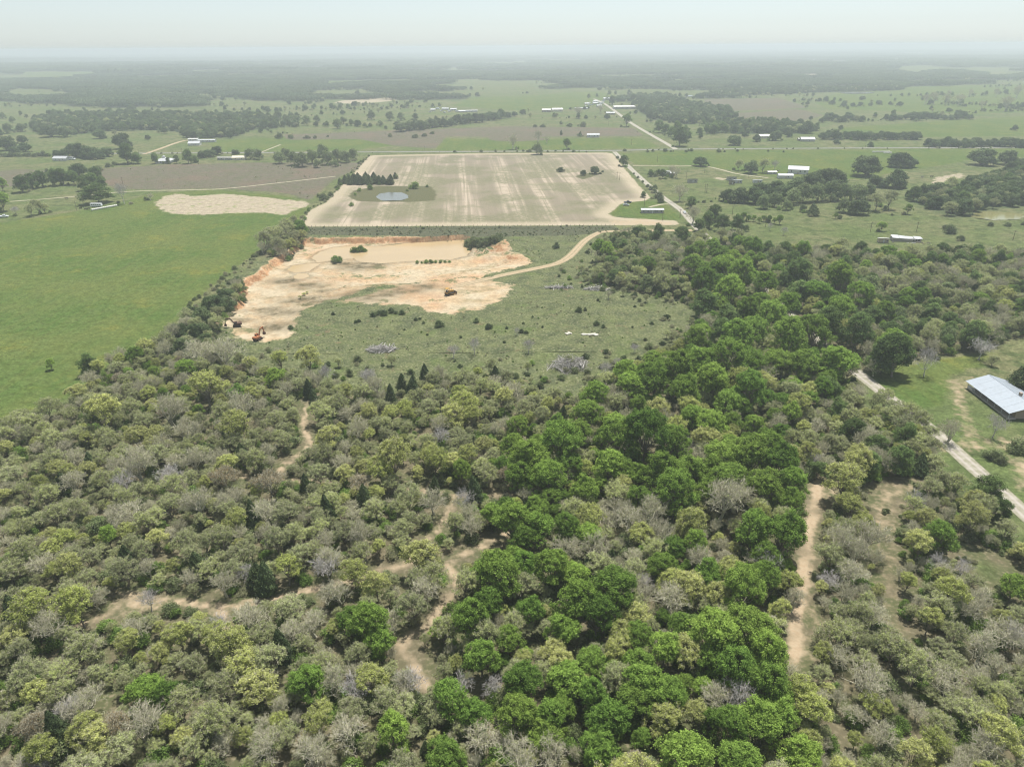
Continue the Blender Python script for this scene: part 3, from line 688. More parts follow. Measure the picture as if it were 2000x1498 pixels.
KIND = {}          # kind -> (list of variants (wood mesh, crown mesh, joined mesh), R, H)
def reg(kind, maker, nvar, R, H, leafm, barkm, twigm=None, wood_name='trunk'):
    out = []
    for k in range(nvar):
        (wv, wf), TW, LV = maker(k)
        wm = mesh(kind + '_trunk', wv, wf, M[barkm], True)
        parts = [x for x in (TW, LV) if x is not None]; v = np.concatenate([p[0] for p in parts]); f = []; off = 0; mi = []
        for p, isl in zip(parts, [0] * (TW is not None) + [1] * (LV is not None)):
            f.append(p[1] + off); off += len(p[0]); mi.append(np.full(len(p[1]), isl))
        f = np.concatenate(f); mi = np.concatenate(mi)
        cm = mesh(kind + '_crown', v, f); cm.materials.append(M[twigm or barkm]); cm.materials.append(M[leafm]); cm.polygons.foreach_set('material_index', mi.astype(np.int32))
        jm = mesh(kind + '_whole', np.concatenate([v, wv]), np.concatenate([f, wf + len(v)])); jm.materials.append(M[twigm or barkm]); jm.materials.append(M[leafm]); jm.materials.append(M[barkm])
        jm.polygons.foreach_set('material_index', np.concatenate([mi, np.full(len(wf), 2)]).astype(np.int32))
        out.append((wm, cm, jm))
    KIND[kind] = (out, R, H)
reg('elm', lambda k: make_tree(10 + k, 12.0, 5.2, 2.2, 20, 340, 46, .155, .28, 0, trunk=.26, lobe_r=(.23, .42), drop=.75), 5, 5.2, 12.5, 'elm', 'bark')
reg('dark_elm', lambda k: make_tree(20 + k, 11.0, 5.0, 1.6, 18, 400, 34, .175, .32, 0, trunk=.26, lobe_r=(.25, .42), drop=.95), 3, 5.0, 12.0, 'elm_dark', 'bark')
reg('bud_oak', lambda k: make_tree(30 + k, 9.6, 4.5, 2.0, 17, 175, 38, .115, .24, 4, .9, .022, .2, (.22, .46), False, 1 + k % 2, .5), 7, 4.5, 10.0, 'bud', 'bark', 'twig')
reg('yellow_oak', lambda k: make_tree(40 + k, 9.8, 4.2, 2.2, 16, 200, 40, .13, .25, 3, .8, .02, .2, (.24, .46)), 4, 4.2, 9.8, 'yellow', 'bark', 'twig')
reg('rusty_oak', lambda k: make_tree(50 + k, 8.8, 3.8, 2.6, 9, 200, 12, .12, .36, 6, .8, .022, .18), 2, 3.8, 8.8, 'rusty', 'bark', 'twig')
reg('bare_tree', lambda k: make_tree(60 + k, 9.6, 4.0, 2.4, 11, 140, 9, .085, .35, 4, 1.1, .028, .36, (.42, .62), False, 1 + k % 2, .5), 5, 4.0, 9.6, 'bud', 'twig', 'twig')
reg('dead_tree', lambda k: make_tree(70 + k, 9.0, 3.6, 2.8, 8, 80, 0, .1, .4, 4, 1.3, .03, .2, (.45, .7), False), 4, 3.6, 9.0, 'bud', 'dead', 'dead')
reg('juniper', lambda k: make_juniper(80 + k, 7.2, 2.7, 6000, .16), 4, 2.7, 7.2, 'juniper', 'bark')
reg('live_oak', lambda k: make_tree(90 + k, 10.5, 6.0, .7, 22, 520, 24, .27, .38, 0, trunk=.4, lobe_r=(.25, .42), drop=1.05), 5, 6.0, 10.5, 'live', 'bark')
reg('willow', lambda k: make_tree(100 + k, 8.5, 4.0, .5, 14, 280, 20, .19, .34, 2, .8, .02, .16, (.25, .45), drop=1.0), 3, 4.0, 8.5, 'willow', 'bark', 'twig')
reg('green_shrub', lambda k: make_tree(110 + k, 2.7, 1.7, .05, 7, 110, 20, .115, .24, 0, trunk=.05, stems=2, lean=.2, drop=1.35), 3, 1.7, 2.9, 'shrub_g', 'bark')
reg('dark_shrub', lambda k: make_tree(120 + k, 2.8, 1.9, .05, 7, 120, 18, .125, .26, 2, .5, .012, .05, stems=2, lean=.2, drop=1.35), 3, 1.9, 3.1, 'shrub_d', 'bark', 'twig')
reg('olive_shrub', lambda k: make_tree(130 + k, 2.4, 1.8, .05, 7, 90, 14, .10, .26, 5, .5, .014, .05, stems=2, lean=.2, shell=False, drop=1.35), 3, 1.8, 2.6, 'shrub_o', 'bark', 'twig')

reg('young_juniper', lambda k: make_tree(140 + k, 2.5, 1.5, .05, 6, 100, 22, .12, .22, 0, trunk=.06, stems=1, lean=.1, drop=1.3), 3, 1.5, 2.5, 'juniper', 'bark')
# stuff scatters: one object each, real meshes on points
SRC = {}
def source_collection(kinds):
    key = tuple(kinds)
    if key in SRC: return SRC[key]
    c = bpy.data.collections.new('sources'); table = {}; i = 0
    for k in kinds:
        table[k] = []
        for (wm, cm, jm) in KIND[k][0]:
            c.objects.link(bpy.data.objects.new('source_%03d_%s' % (i, k), jm)); table[k].append(i); i += 1
    SRC[key] = (c, table); return SRC[key]
def scatter(name, pts, idx, scl, rot, coll, label, cat):
    me = bpy.data.meshes.new(name); pts = np.asarray(pts, np.float32); me.vertices.add(len(pts)); me.vertices.foreach_set('co', pts.ravel())
    for an, ty, key, arr in (('pick', 'INT', 'value', np.asarray(idx, np.int32)), ('spin', 'FLOAT', 'value', np.asarray(rot, np.float32)), ('size', 'FLOAT_VECTOR', 'vector', np.asarray(scl, np.float32).ravel())):
        me.attributes.new(an, ty, 'POINT').data.foreach_set(key, arr)
    me.update()
    ng = bpy.data.node_groups.new(name, 'GeometryNodeTree'); ng.interface.new_socket('Geometry', in_out='INPUT', socket_type='NodeSocketGeometry'); ng.interface.new_socket('Geometry', in_out='OUTPUT', socket_type='NodeSocketGeometry')
    N = ng.nodes; L = ng.links; gi = N.new('NodeGroupInput'); go = N.new('NodeGroupOutput'); ip = N.new('GeometryNodeInstanceOnPoints'); ci = N.new('GeometryNodeCollectionInfo')
    ci.inputs['Collection'].default_value = coll; ci.inputs['Separate Children'].default_value = True; ci.inputs['Reset Children'].default_value = True
    def at(n, ty):
        a = N.new('GeometryNodeInputNamedAttribute'); a.data_type = ty; a.inputs['Name'].default_value = n; return a.outputs['Attribute']
    cx = N.new('ShaderNodeCombineXYZ'); L.new(at('spin', 'FLOAT'), cx.inputs[2]); er = N.new('FunctionNodeEulerToRotation'); L.new(cx.outputs[0], er.inputs[0])
    ip.inputs['Pick Instance'].default_value = True
    L.new(gi.outputs[0], ip.inputs['Points']); L.new(ci.outputs[0], ip.inputs['Instance']); L.new(at('pick', 'INT'), ip.inputs['Instance Index'])
    L.new(er.outputs[0], ip.inputs['Rotation']); L.new(at('size', 'FLOAT_VECTOR'), ip.inputs['Scale']); L.new(ip.outputs[0], go.inputs[0])
    o = link(bpy.data.objects.new(name, me)); md = o.modifiers.new('scatter', 'NODES'); md.node_group = ng
    return tag(o, label, cat, None, 'stuff')

PROTO_N = {}
def place_tree(kind, x, y, s, label, group, sz=None, name=None, z=None, parts=True):
    var, R, H = KIND[kind]; k = PROTO_N.get(kind, 0); PROTO_N[kind] = k + 1
    wm, cm, jm = var[(k * 7 + int(abs(x) * 3)) % len(var)]
    zz = ground_z(x, y) - .05 if z is None else z
    o = empty(name or NAME[kind], (x, y, zz), random.uniform(0, 6.28), (s * random.uniform(.85, 1.15), s * random.uniform(.85, 1.15), sz or s * (random.uniform(1.0, 1.4) if kind == 'juniper' else random.uniform(.85, 1.15))))
    if s * H > 3: o.rotation_euler[0] = random.gauss(0, .05); o.rotation_euler[1] = random.gauss(0, .05)
    w = bpy.data.objects.new('trunk' if 'shrub' not in kind else 'stems', wm); link(w, o); c = bpy.data.objects.new('crown', cm); link(c, o)
    return tag(o, label, CAT.get(kind, 'tree'), group)
NAME = dict(elm='elm_tree', dark_elm='dark_elm_tree', bud_oak='budding_oak', yellow_oak='flowering_oak', rusty_oak='rusty_oak', bare_tree='leafless_tree', dead_tree='dead_tree', juniper='juniper_tree', live_oak='live_oak', willow='willow_tree', green_shrub='green_shrub', dark_shrub='dark_shrub', olive_shrub='olive_shrub', young_juniper='young_juniper')
CAT = dict(young_juniper='juniper', green_shrub='shrub', dark_shrub='shrub', olive_shrub='shrub')

# ---- near woodland. Trees one can pick out: crown centre and crown width in pixels
HAND = []
def hand(kind, *rows):
    for r in rows: HAND.append((kind, *r))
hand('elm', (1035, 880, 92), (1095, 860, 95), (1015, 925, 70), (1075, 925, 75), (1110, 905, 60), (1205, 850, 75), (1260, 840, 90), (1320, 850, 70), (1190, 905, 70), (1225, 910, 50), (1290, 925, 85), (1350, 915, 75), (1320, 960, 85), (1250, 975, 60),
 (1410, 880, 80), (1470, 880, 85), (1520, 900, 75), (1430, 930, 75), (1500, 940, 85), (1555, 940, 60), (1470, 1040, 75), (1530, 1035, 90), (1500, 1080, 70), (970, 1120, 95), (950, 1170, 75), (1005, 1085, 60), (1080, 1105, 72), (1125, 1175, 95), (1165, 1200, 75), (1100, 1230, 70), (1000, 1010, 80), (1050, 1030, 65), (1020, 1050, 55), (1140, 960, 60), (1070, 965, 55), (1110, 1030, 60), (1150, 1040, 60),
 (1190, 1400, 95), (1175, 1450, 85), (1160, 1360, 70), (870, 1470, 85), (765, 1430, 75), (880, 1360, 75), (930, 1385, 75), (865, 1218, 42), (1400, 1235, 90), (1460, 1215, 95), (1500, 1270, 85), (1440, 1300, 95), (1500, 1340, 90), (1390, 1280, 60), (1480, 1400, 90), (1430, 1420, 80), (1530, 1400, 80), (1020, 1330, 85), (1010, 1390, 85), (1075, 1400, 75), (1260, 1320, 95), (1300, 1340, 80), (1240, 1360, 80), (1110, 1320, 80), (1150, 1290, 65), (1300, 1260, 70), (1330, 1210, 60), (1300, 1100, 60), (1315, 1060, 55), (940, 1280, 70), (990, 1250, 60), (1060, 1430, 70), (1440, 1470, 90), (1560, 1460, 90), (1390, 1400, 60),
 (1640, 690, 82), (1370, 700, 70), (1320, 720, 75), (1280, 735, 70), (1420, 690, 80), (1440, 650, 70), (1470, 700, 65), (1390, 740, 70), (1340, 760, 70), (1240, 745, 60), (1220, 720, 55), (1470, 760, 70), (1420, 780, 60), (1160, 770, 55), (1150, 800, 60), (1540, 660, 70), (1590, 640, 65), (1510, 610, 65), (1480, 640, 60), (1460, 600, 60), (1540, 590, 60), (1430, 560, 60), (1380, 540, 60), (1350, 510, 55), (1420, 510, 55), (1450, 530, 55), (1400, 480, 55), (1470, 480, 40), (1500, 550, 55), (1570, 700, 60), (1520, 700, 60), (1600, 560, 60), (1640, 540, 55), (1640, 600, 60), (1680, 570, 60), (720, 1220, 85), (685, 1200, 65), (740, 1250, 60), (600, 1335, 70), (280, 1340, 75), (320, 1365, 60), (1200, 820, 50), (1385, 820, 65), (1530, 780, 40))
hand('dark_elm', (1757, 670, 88), (1725, 690, 50), (1720, 860, 50), (1760, 885, 60), (1700, 900, 50), (1770, 850, 45), (1670, 830, 50), (1935, 945, 60), (1960, 985, 45), (1680, 640, 60), (1620, 630, 60), (1560, 530, 50), (1740, 640, 50), (1880, 500, 40), (1620, 750, 45), (1640, 790, 40), (1600, 910, 35), (1380, 580, 55), (1430, 610, 55), (1410, 640, 45), (1560, 560, 55))
hand('yellow_oak', (765, 885, 80), (745, 910, 60), (850, 900, 50), (1450, 722, 85), (1490, 745, 50), (1245, 1195, 62), (1215, 1235, 55), (1200, 1270, 50), (1350, 1025, 60), (1330, 1040, 45), (1152, 1012, 52), (1420, 1120, 55), (1350, 1140, 65), (1380, 855, 50), (1280, 805, 55), (1345, 800, 50), (1550, 890, 45), (1575, 880, 40), (1560, 780, 55), (1580, 760, 45), (60, 1190, 80), (150, 1180, 75), (30, 1240, 60), (1650, 930, 75), (1680, 900, 65), (1800, 1055, 60), (1900, 1010, 60), (1660, 980, 60), (1540, 1130, 55), (1080, 1270, 55), (1300, 1400, 70), (1360, 1390, 60), (1590, 1380, 70), (1950, 1430, 75), (1160, 1050, 40), (720, 1320, 70), (350, 1240, 60), (250, 1250, 50), (140, 1110, 55), (600, 700, 45), (545, 695, 40), (400, 745, 70), (200, 800, 75), (460, 830, 60), (910, 780, 55), (880, 810, 50), (1020, 1290, 40), (80, 1470, 70), (190, 1440, 65), (450, 1250, 80), (480, 1290, 70), (500, 1340, 70), (820, 1080, 70), (690, 1120, 50), (560, 1110, 50), (640, 850, 60))
hand('rusty_oak', (435, 935, 52), (525, 945, 55), (60, 1420, 55), (225, 1420, 60), (700, 940, 40), (1240, 1490, 40))
hand('juniper', (500, 1110, 62), (598, 945, 34), (710, 965, 40), (612, 775, 28), (762, 772, 32), (785, 740, 40), (930, 958, 40), (118, 930, 50), (175, 905, 35), (15, 1180, 85), (545, 1260, 55), (490, 1000, 45), (470, 870, 50), (445, 850, 40), (835, 1080, 40), (830, 720, 45), (805, 760, 30), (970, 720, 40), (245, 1090, 45), (520, 1130, 45), (1300, 1080, 35), (1190, 1090, 30), (110, 1430, 60), (640, 1000, 40), (1800, 900, 40), (1150, 1110, 30), (175, 700, 42), (845, 950, 30), (600, 760, 24), (385, 1100, 45))
hand('bare_tree', (1410, 970, 75), (1440, 960, 60), (1270, 1000, 60), (1230, 1010, 55), (1210, 990, 50), (1290, 1040, 55), (1100, 930, 40), (1360, 885, 40), (1400, 1360, 60), (1440, 1340, 50), (1080, 1470, 60), (940, 1440, 55), (1490, 1095, 50), (1550, 1170, 40), (1310, 1160, 60), (1250, 1150, 60), (140, 1380, 60), (170, 1370, 50), (650, 1330, 60), (790, 1330, 50), (440, 680, 55), (385, 680, 50), (270, 900, 60), (640, 1090, 50), (470, 790, 60), (330, 790, 60), (1700, 1040, 60), (1640, 1060, 60), (1660, 1110, 50), (1960, 1230, 60), (1920, 1260, 60), (1700, 1330, 70), (1950, 1300, 50))
hand('bud_oak', (1730, 775, 38), (1752, 792, 44), (1775, 808, 46), (1798, 824, 46), (1815, 842, 40), (1790, 852, 50), (1762, 832, 45), (1742, 806, 40), (1712, 782, 36))
hand('dead_tree', (905, 1330, 42), (1500, 1100, 50), (1830, 1100, 30), (1880, 1110, 34), (1975, 1240, 46), (290, 1170, 36), (480, 1120, 34), (640, 1105, 44), (430, 1215, 34), (960, 1340, 40), (800, 1330, 44), (1620, 1130, 36), (1790, 980, 34), (240, 940, 40), (330, 925, 44), (640, 730, 26), (720, 735, 30), (860, 850, 34), (905, 975, 36), (140, 1385, 50), (1440, 1370, 60), (1255, 1135, 40), (1590, 900, 26), (1340, 870, 30), (70, 1490, 44), (690, 1340, 50))
hand('willow', (190, 1020, 40), (1620, 525, 50), (1600, 560, 50), (1700, 550, 55))
VIS = []                       # ground spots that must stay in view: tracks, openings, the yard and its drive
for n_, (w, pts) in TRAILS.items():
    a = np.array(pts, float)
    for i in range(len(a) - 1):
        for t in np.arange(0, 1, .25): VIS.append(a[i] + (a[i + 1] - a[i]) * t)
for n_ in ('woodland_path', 'red_path', 'spur_path'): pass
for p in [(1700, 745), (1850, 866), (1870, 885), (1890, 905), (1920, 930), (1965, 970), (1985, 990), (1770, 730), (1800, 760), (1760, 760), (1820, 740), (1780, 780), (1850, 800), (1620, 960), (1600, 975), (1575, 1230), (1560, 1270), (1700, 1080), (1735, 1150), (1750, 1230), (1770, 960), (1740, 990), (1880, 1100), (1930, 1130), (1960, 1150), (1400, 487), (1408, 492), (260, 1165), (245, 1185), (280, 1170), (600, 800), (600, 830), (610, 870), (1030, 850)]: VIS.append(np.array(p, float))
VIS = np.array(VIS); VIS = VIS[(VIS[:, 0] > 0)]
placed = []; cell = {}
def near_ok(x, y, r, f=.62):
    cx, cy_ = int(x // 8), int(y // 8)
    for i in range(cx - 2, cx + 3):
        for j in range(cy_ - 2, cy_ + 3):
            for (a, b, c) in cell.get((i, j), ()):
                if (a - x) ** 2 + (b - y) ** 2 < (f * (r + c)) ** 2: return False
    return True
def note(x, y, r): cell.setdefault((int(x // 8), int(y // 8)), []).append((x, y, r))
def sees(x, y, r, h):
    """false where the crown would hide a spot that shows in the photograph"""
    u, v, dep = PX(np.array((x, y, h * .58))); rp = r * F_ / dep; vp = h * .46 * F_ / dep
    q = ((VIS[:, 0] - u) / (rp * .52)) ** 2 + ((VIS[:, 1] - v) / (vp * .56)) ** 2
    return q.min() > 1
NEAR = []
for (kind, px, py, w) in HAND:
    var, R, H = KIND[kind]; s = 1.0
    for _ in range(5):
        p = G(np.array([px]), np.array([py]), .6 * H * s)[0]; dep = PX(p)[2]; s = w * dep / F_ / (2 * R) * (1.14 if kind != 'juniper' else 1.0)
    s = min(max(s, .35), 1.05 if kind == 'juniper' else 1.6); NEAR.append((kind, p[0], p[1], s)); note(p[0], p[1], R * s)
ELMZ = poly([(990, 830), (1100, 810), (1160, 750), (1250, 710), (1330, 660), (1400, 600), (1350, 555), (1320, 505), (1400, 480), (1500, 560), (1600, 640), (1680, 660), (1690, 730), (1640, 770), (1560, 790), (1500, 900), (1560, 980), (1560, 1100), (1500, 1140), (1530, 1260), (1560, 1400), (1620, 1600), (1080, 1600), (1000, 1400), (900, 1300), (900, 1080), (960, 980), (1000, 900)], 6)
GREYZ = poly([(1060, 970), (1250, 960), (1420, 940), (1500, 1000), (1460, 1110), (1250, 1120), (1100, 1060)], 6)
UPZ = poly([(1160, 440), (1400, 440), (1700, 460), (2600, 470), (2600, 640), (2000, 660), (1740, 690), (1620, 620), (1500, 540), (1350, 560), (1160, 540)], 6)
RZ = poly([(1560, 930), (2600, 930), (2600, 2000), (1600, 2000)], 4)
BELT = poly([(300, 660), (350, 606), (380, 592), (430, 560), (455, 528), (478, 520), (470, 550), (425, 610), (405, 650), (350, 690)], 6)
def pick(mixd, u):
    a = 0
    for k, v in mixd:
        a += v
        if u < a: return k
    return mixd[-1][0]
MIX = dict(
 elm=[('elm', .42), ('bud_oak', .30), ('bare_tree', .10), ('yellow_oak', .17), ('juniper', .01)],
 grey=[('bare_tree', .48), ('bud_oak', .24), ('yellow_oak', .12), ('elm', .16)],
 up=[('bud_oak', .44), ('dark_elm', .22), ('bare_tree', .12), ('elm', .10), ('yellow_oak', .06), ('willow', .06)],
 right=[('bud_oak', .52), ('bare_tree', .18), ('yellow_oak', .23), ('juniper', .02), ('elm', .05)],
 belt=[('bud_oak', .46), ('live_oak', .34), ('bare_tree', .2)],
 left=[('bud_oak', .54), ('bare_tree', .14), ('yellow_oak', .20), ('juniper', .03), ('rusty_oak', .015), ('elm', .075)])
NS = 5200; bx0, bx1, by0, by1 = -420, 520, 60, 640
cand = []
SP = 3.3
for iy in np.arange(by0, by1, SP):
    for ix in np.arange(bx0, bx1, SP): cand.append((ix + rng.uniform(-2.2, 2.2), iy + rng.uniform(-2.2, 2.2)))
cand = np.array(cand); ang = np.abs(np.arctan2(cand[:, 0], cand[:, 1])); cand = cand[ang < math.radians(56)]
def in_wood(x, y):
    m = (sdist(x, y, WOODP, 2.0) > 0) | (sdist(x, y, UPPER, 2.0) > 0)
    for P in HOLES: m &= ~(sdist(x, y, P, 2.0) > 0)
    for w, L in TL.values(): m &= pdist(x, y, L) > w * .5 + 1.2
    for k in ('gravel_road', 'dirt_road'): m &= pdist(x, y, RL[k][1]) > 5.5
    return m
cand = cand[in_wood(cand[:, 0], cand[:, 1])]
cand = cand[rng.permutation(len(cand))]
zone = np.full(len(cand), 0)
for i, P in enumerate((UPZ, RZ, ELMZ, GREYZ, BELT)): zone[sdist(cand[:, 0], cand[:, 1], P, 1.0) > 0] = i + 1
patch = fbm(cand[:, 0] / 26, cand[:, 1] / 26, 55, 3)
ZN = ['left', 'up', 'right', 'elm', 'grey', 'belt']
for (x, y), zn, pt in zip(cand, zone, patch):
    u = rng.uniform() * .7 + (np.clip((pt - .3) / .4, 0, 1)) * .3
    kind = pick(MIX[ZN[zn]], u if zn in (0, 2) else rng.uniform()); var, R, H = KIND[kind]; s = rng.uniform(.42, 1.05) * (1.1 if zn in (1, 3) else .95) if rng.uniform() < .75 else rng.uniform(.28, .5)
    if zn == 1: s *= 1.0
    if kind == 'juniper': s *= .85
    if not near_ok(x, y, R * s, .49): continue
    if not sees(x, y, R * s, H * s): continue
    note(x, y, R * s); NEAR.append((kind, x, y, s))
LBL = dict(
 elm=('bright green leafy elm with billowing crown in the woodland', 'bright green elms in the woodland'),
 dark_elm=('dark green full-leaved elm at the upper edge of the woodland', 'dark green elms at the woodland edge'),
 bud_oak=('grey-olive oak with sparse budding leaves in the woodland', 'budding oaks in the woodland'),
 yellow_oak=('yellow-green oak hung with fresh spring leaves in the woodland', 'yellow-green oaks in the woodland'),
 rusty_oak=('oak with rust-tinted buds in the woodland', 'rust-tinted oaks in the woodland'),
 bare_tree=('leafless grey tree with fine bare twigs in the woodland', 'leafless grey trees in the woodland'),
 juniper=('dark conical juniper standing among the paler woodland oaks', 'dark junipers in the woodland'),
 live_oak=('dark evergreen oak in the belt between pasture and clay pit', 'evergreen oaks of the tree belt by the clay pit'),
 willow=('soft sage-green willow in the upper woodland', 'sage-green willows in the woodland'))
rest = []
byk = {}
MARKS = [(TL['sandy_trail'][1], 9, 'beside the sandy trail'), (TL['forest_trail'][1], 9, 'by the winding footpath'), (TL['woodland_path'][1], 9, 'beside the bare path'), (TL['red_path'][1], 9, 'along the red dirt path'), (TL['spur_path'][1], 9, 'by the joining spur path'), (TL['clay_path'][1], 11, 'along the straight clay path'), (RL['gravel_road'][1], 16, 'beside the gravel road'), (poly(A['pasture']), 16, 'at the pasture edge'), (CLEARP, 14, 'at the clearing edge')]
PLAIN = dict(dead_tree='dead grey snag', elm='bright green elm', dark_elm='dark green elm', bud_oak='olive budding oak', yellow_oak='yellowish leafy oak', rusty_oak='rusty budding oak', bare_tree='leafless grey tree', juniper='dark rounded juniper', live_oak='dusky evergreen oak', willow='sage green willow')
SHORT = dict(dead_tree='dead snag', elm='green elm', dark_elm='dark elm', bud_oak='budding oak', yellow_oak='yellow oak', rusty_oak='rusty oak', bare_tree='leafless tree', juniper='juniper', live_oak='evergreen oak', willow='willow')
ARR = np.array([(a_, b_) for _, a_, b_, _ in NEAR]); KND = [k_ for k_, *_ in NEAR]
MD = np.array([pdist(ARR[:, 0], ARR[:, 1], np.vstack([L_, L_[:1]]) if j_ > 6 else L_) - w_ for j_, (L_, w_, _) in enumerate(MARKS)])
ZONES = [(BELT, 'beside the clay pit'), (GREYZ, 'in the grey hollow'), (ELMZ, 'in the elm wood'), (UPZ, 'in the upper wood'), (RZ, 'in the open scrub')]
def describe(i):
    k, x, y, s = NEAR[i]; H = KIND[k][2] * s
    size = 'towering' if H > 12.5 else 'tall' if H > 10 else 'medium' if H > 7.2 else 'small' if H > 4.8 else 'stunted'
    d = np.hypot(ARR[:, 0] - x, ARR[:, 1] - y); d[i] = 1e9
    near = [j for j in np.argsort(d)[:5] if KND[j] != k]; nb = SHORT[KND[near[0]]] if near else 'its like'
    j = int(np.argmin(MD[:, i]))
    where = MARKS[j][2] if MD[j, i] < 0 else next((n for P, n in ZONES if inside(x, y, P)[0]), 'in the oak wood')
    art = lambda w_: ('an ' if w_[0] == 'e' else 'a ') + w_
    ks = []
    for j_ in near:
        if SHORT[KND[j_]] not in ks: ks.append(SHORT[KND[j_]])
    nx_ = 'between ' + ' and '.join(art(w_) for w_ in ks[:2]) if len(ks) > 1 else 'next to ' + art(ks[0]) if ks else 'among its like'
    lb_ = size + ' ' + PLAIN[k] + ' ' + nx_ + ' ' + where
    return lb_ if len(lb_.replace('-', ' ').split()) <= 16 else size + ' ' + PLAIN[k] + ' next to ' + art(ks[0]) + ' ' + where
for i_, r in enumerate(NEAR): byk.setdefault(r[0], []).append((*r, i_))
LIMIT = 290
for kind, rows in byk.items():
    rows.sort(key=lambda r: math.hypot(r[1], r[2]) / r[3])
    ins, out = [], []
    for r in rows:
        u, v, dep = PX(np.array((r[1], r[2], 5.0)))
        vis = -40 < u < 2040 and v < 1540
        (ins if vis and len(ins) < LIMIT else out).append(r)
    for (k, x, y, s, i_) in ins:
        lb = describe(i_); place_tree(k, x, y, s, lb, lb)
    rest += [t_[:4] for t_ in out]
kinds = ['elm', 'dark_elm', 'bud_oak', 'yellow_oak', 'rusty_oak', 'bare_tree', 'juniper', 'live_oak', 'willow', 'green_shrub', 'dark_shrub', 'olive_shrub', 'dead_tree', 'young_juniper']
coll, table = source_collection(kinds)
def scatter_trees(name, rows, label, cat):
    """rows: kind, x, y, scale"""
    if not rows: return
    pts = [(x, y, ground_z(x, y) - .05) for _, x, y, _ in rows]; idx = [random.choice(table[k]) for k, *_ in rows]
    scl = [(s * random.uniform(.82, 1.18), s * random.uniform(.82, 1.18), s * random.uniform(.85, 1.15)) for *_, s in rows]; rot = [random.uniform(0, 6.28) for _ in rows]
    return scatter(name, pts, idx, scl, rot, coll, label, cat)
scatter_trees('woodland', rest, 'remaining mixed oaks and elms filling the woodland', 'woodland')
# undergrowth
n = 44000; q = np.stack([rng.uniform(bx0, bx1, n), rng.uniform(by0, by1, n)], 1); q = q[np.abs(np.arctan2(q[:, 0], q[:, 1])) < math.radians(54)]
q = q[in_wood(q[:, 0], q[:, 1])]; dens = fbm(q[:, 0] / 18, q[:, 1] / 18, 91, 3); q = q[dens > rng.uniform(.18, .5, len(q))]
rows = []
gsel = fbm(q[:, 0] / 30, q[:, 1] / 30, 93, 2)
for (x, y), g_ in zip(q, gsel):
    k = 'green_shrub' if rng.uniform() < .28 + (.35 if g_ > .52 else 0) else ('dark_shrub' if rng.uniform() < .55 else 'olive_shrub')
    s = rng.uniform(.45, 1.4)
    if sees(x, y, 1.7 * s * .9, 2.6 * s): rows.append((k, x, y, s))
# thin brush in the openings
q = np.stack([rng.uniform(100, 520, 5000), rng.uniform(80, 420, 5000)], 1); m = np.zeros(len(q), bool)
for P in HOLES[:3]: m |= sdist(q[:, 0], q[:, 1], P, 2.0) > 0
for (x, y) in q[m][:240]:
    if sees(x, y, .8, 1.0): rows.append((random.choice(['olive_shrub', 'dark_shrub']), x, y, rng.uniform(.25, .6)))
scatter_trees('undergrowth', rows, 'low shrubs and saplings growing under the woodland trees', 'undergrowth')
# ------------------------------------------------------------------ groves, tree rows and single trees of the farmland
def fill(P, spacing, seed):
    g = np.random.default_rng(seed); x0, y0 = P.min(0); x1, y1 = P.max(0); out = []
    for yy in np.arange(y0, y1, spacing):
        for xx in np.arange(x0, x1, spacing): out.append((xx + g.uniform(-.4, .4) * spacing, yy + g.uniform(-.4, .4) * spacing))
    out = np.array(out); return out[sdist(out[:, 0], out[:, 1], P, 1.0) > 0]
GL = dict(oak_grove='long dark oak grove beyond the cross road on rough pasture', roadside_grove='mixed wood beside the branch road behind the settlement', creek_grove='rounded dark green wood beside the greenish stock pond', far_bank_wood='wooded bank below the silver pond', mid_wood='green wood on the rise north of the cross road')
for i, (k, (mixk, sp, pts)) in enumerate(GROVES.items()):
    rows = []
    for (x, y) in fill(GROVEP[k], sp * .62, 300 + i):
        kd = 'live_oak' if rng.uniform() < (.75 if mixk == 'live' else .5) else random.choice(['dark_elm', 'bud_oak', 'willow'])
        rows.append((kd, x, y, rng.uniform(.75, 1.25)))
    scatter_trees(k, rows, GL[k], 'wood')
MID = []; MIDP = []
def mid(kind, label, group, *rows, tall=1.0):
    for i, (px, py, w) in enumerate(rows):
        p = on_ground(px, py); R = KIND[kind][1]; s = w * PX(p)[2] / F_ / (2 * R); MIDP.append((p[0], p[1], R * s))
        place_tree(kind, p[0], p[1], s, label if len(rows) > 1 or True else label, group if len(rows) > 1 else None, s * tall * (.82 if kind == 'live_oak' else 1) * random.uniform(.92, 1.08))
LO = 'live_oak'
mid(LO, 'large dark oak on the open pasture below the long grove', 'oaks on the pasture below the long grove', (195, 271, 27), (100, 268, 34), (130, 268, 32))
mid(LO, 'tall leaning two-tiered oak behind the white-roofed pavilion', None, (241, 291, 38), tall=1.25)
mid(LO, 'single round oak between the leaning oak and the hedge trees', None, (210, 306, 25))
mid(LO, 'dark oak in the cluster at the end of the roadside hedge', 'oaks at the end of the roadside hedge', (14, 294, 40), (45, 280, 22), (50, 297, 26), (30, 302, 22), (0, 268, 24))
mid('willow', 'small pale tree standing alone in the far left pasture', 'pale trees in the far left pasture', (17, 261, 20), (43, 258, 18), (25, 241, 14), (6, 232, 12), (52, 231, 8))
mid('dark_shrub', 'clipped dark hedge bush along the cross road', 'hedge bushes along the cross road', *[(x, 306 + random.uniform(-1, 1), random.uniform(10, 15)) for x in range(4, 98, 9)])
mid(LO, 'dark oak of the clump shading the junk-strewn homestead', 'oaks shading the junk-strewn homestead', (113, 308, 20), (125, 308, 24), (142, 306, 34), (160, 308, 42), (178, 310, 38), (191, 311, 28))
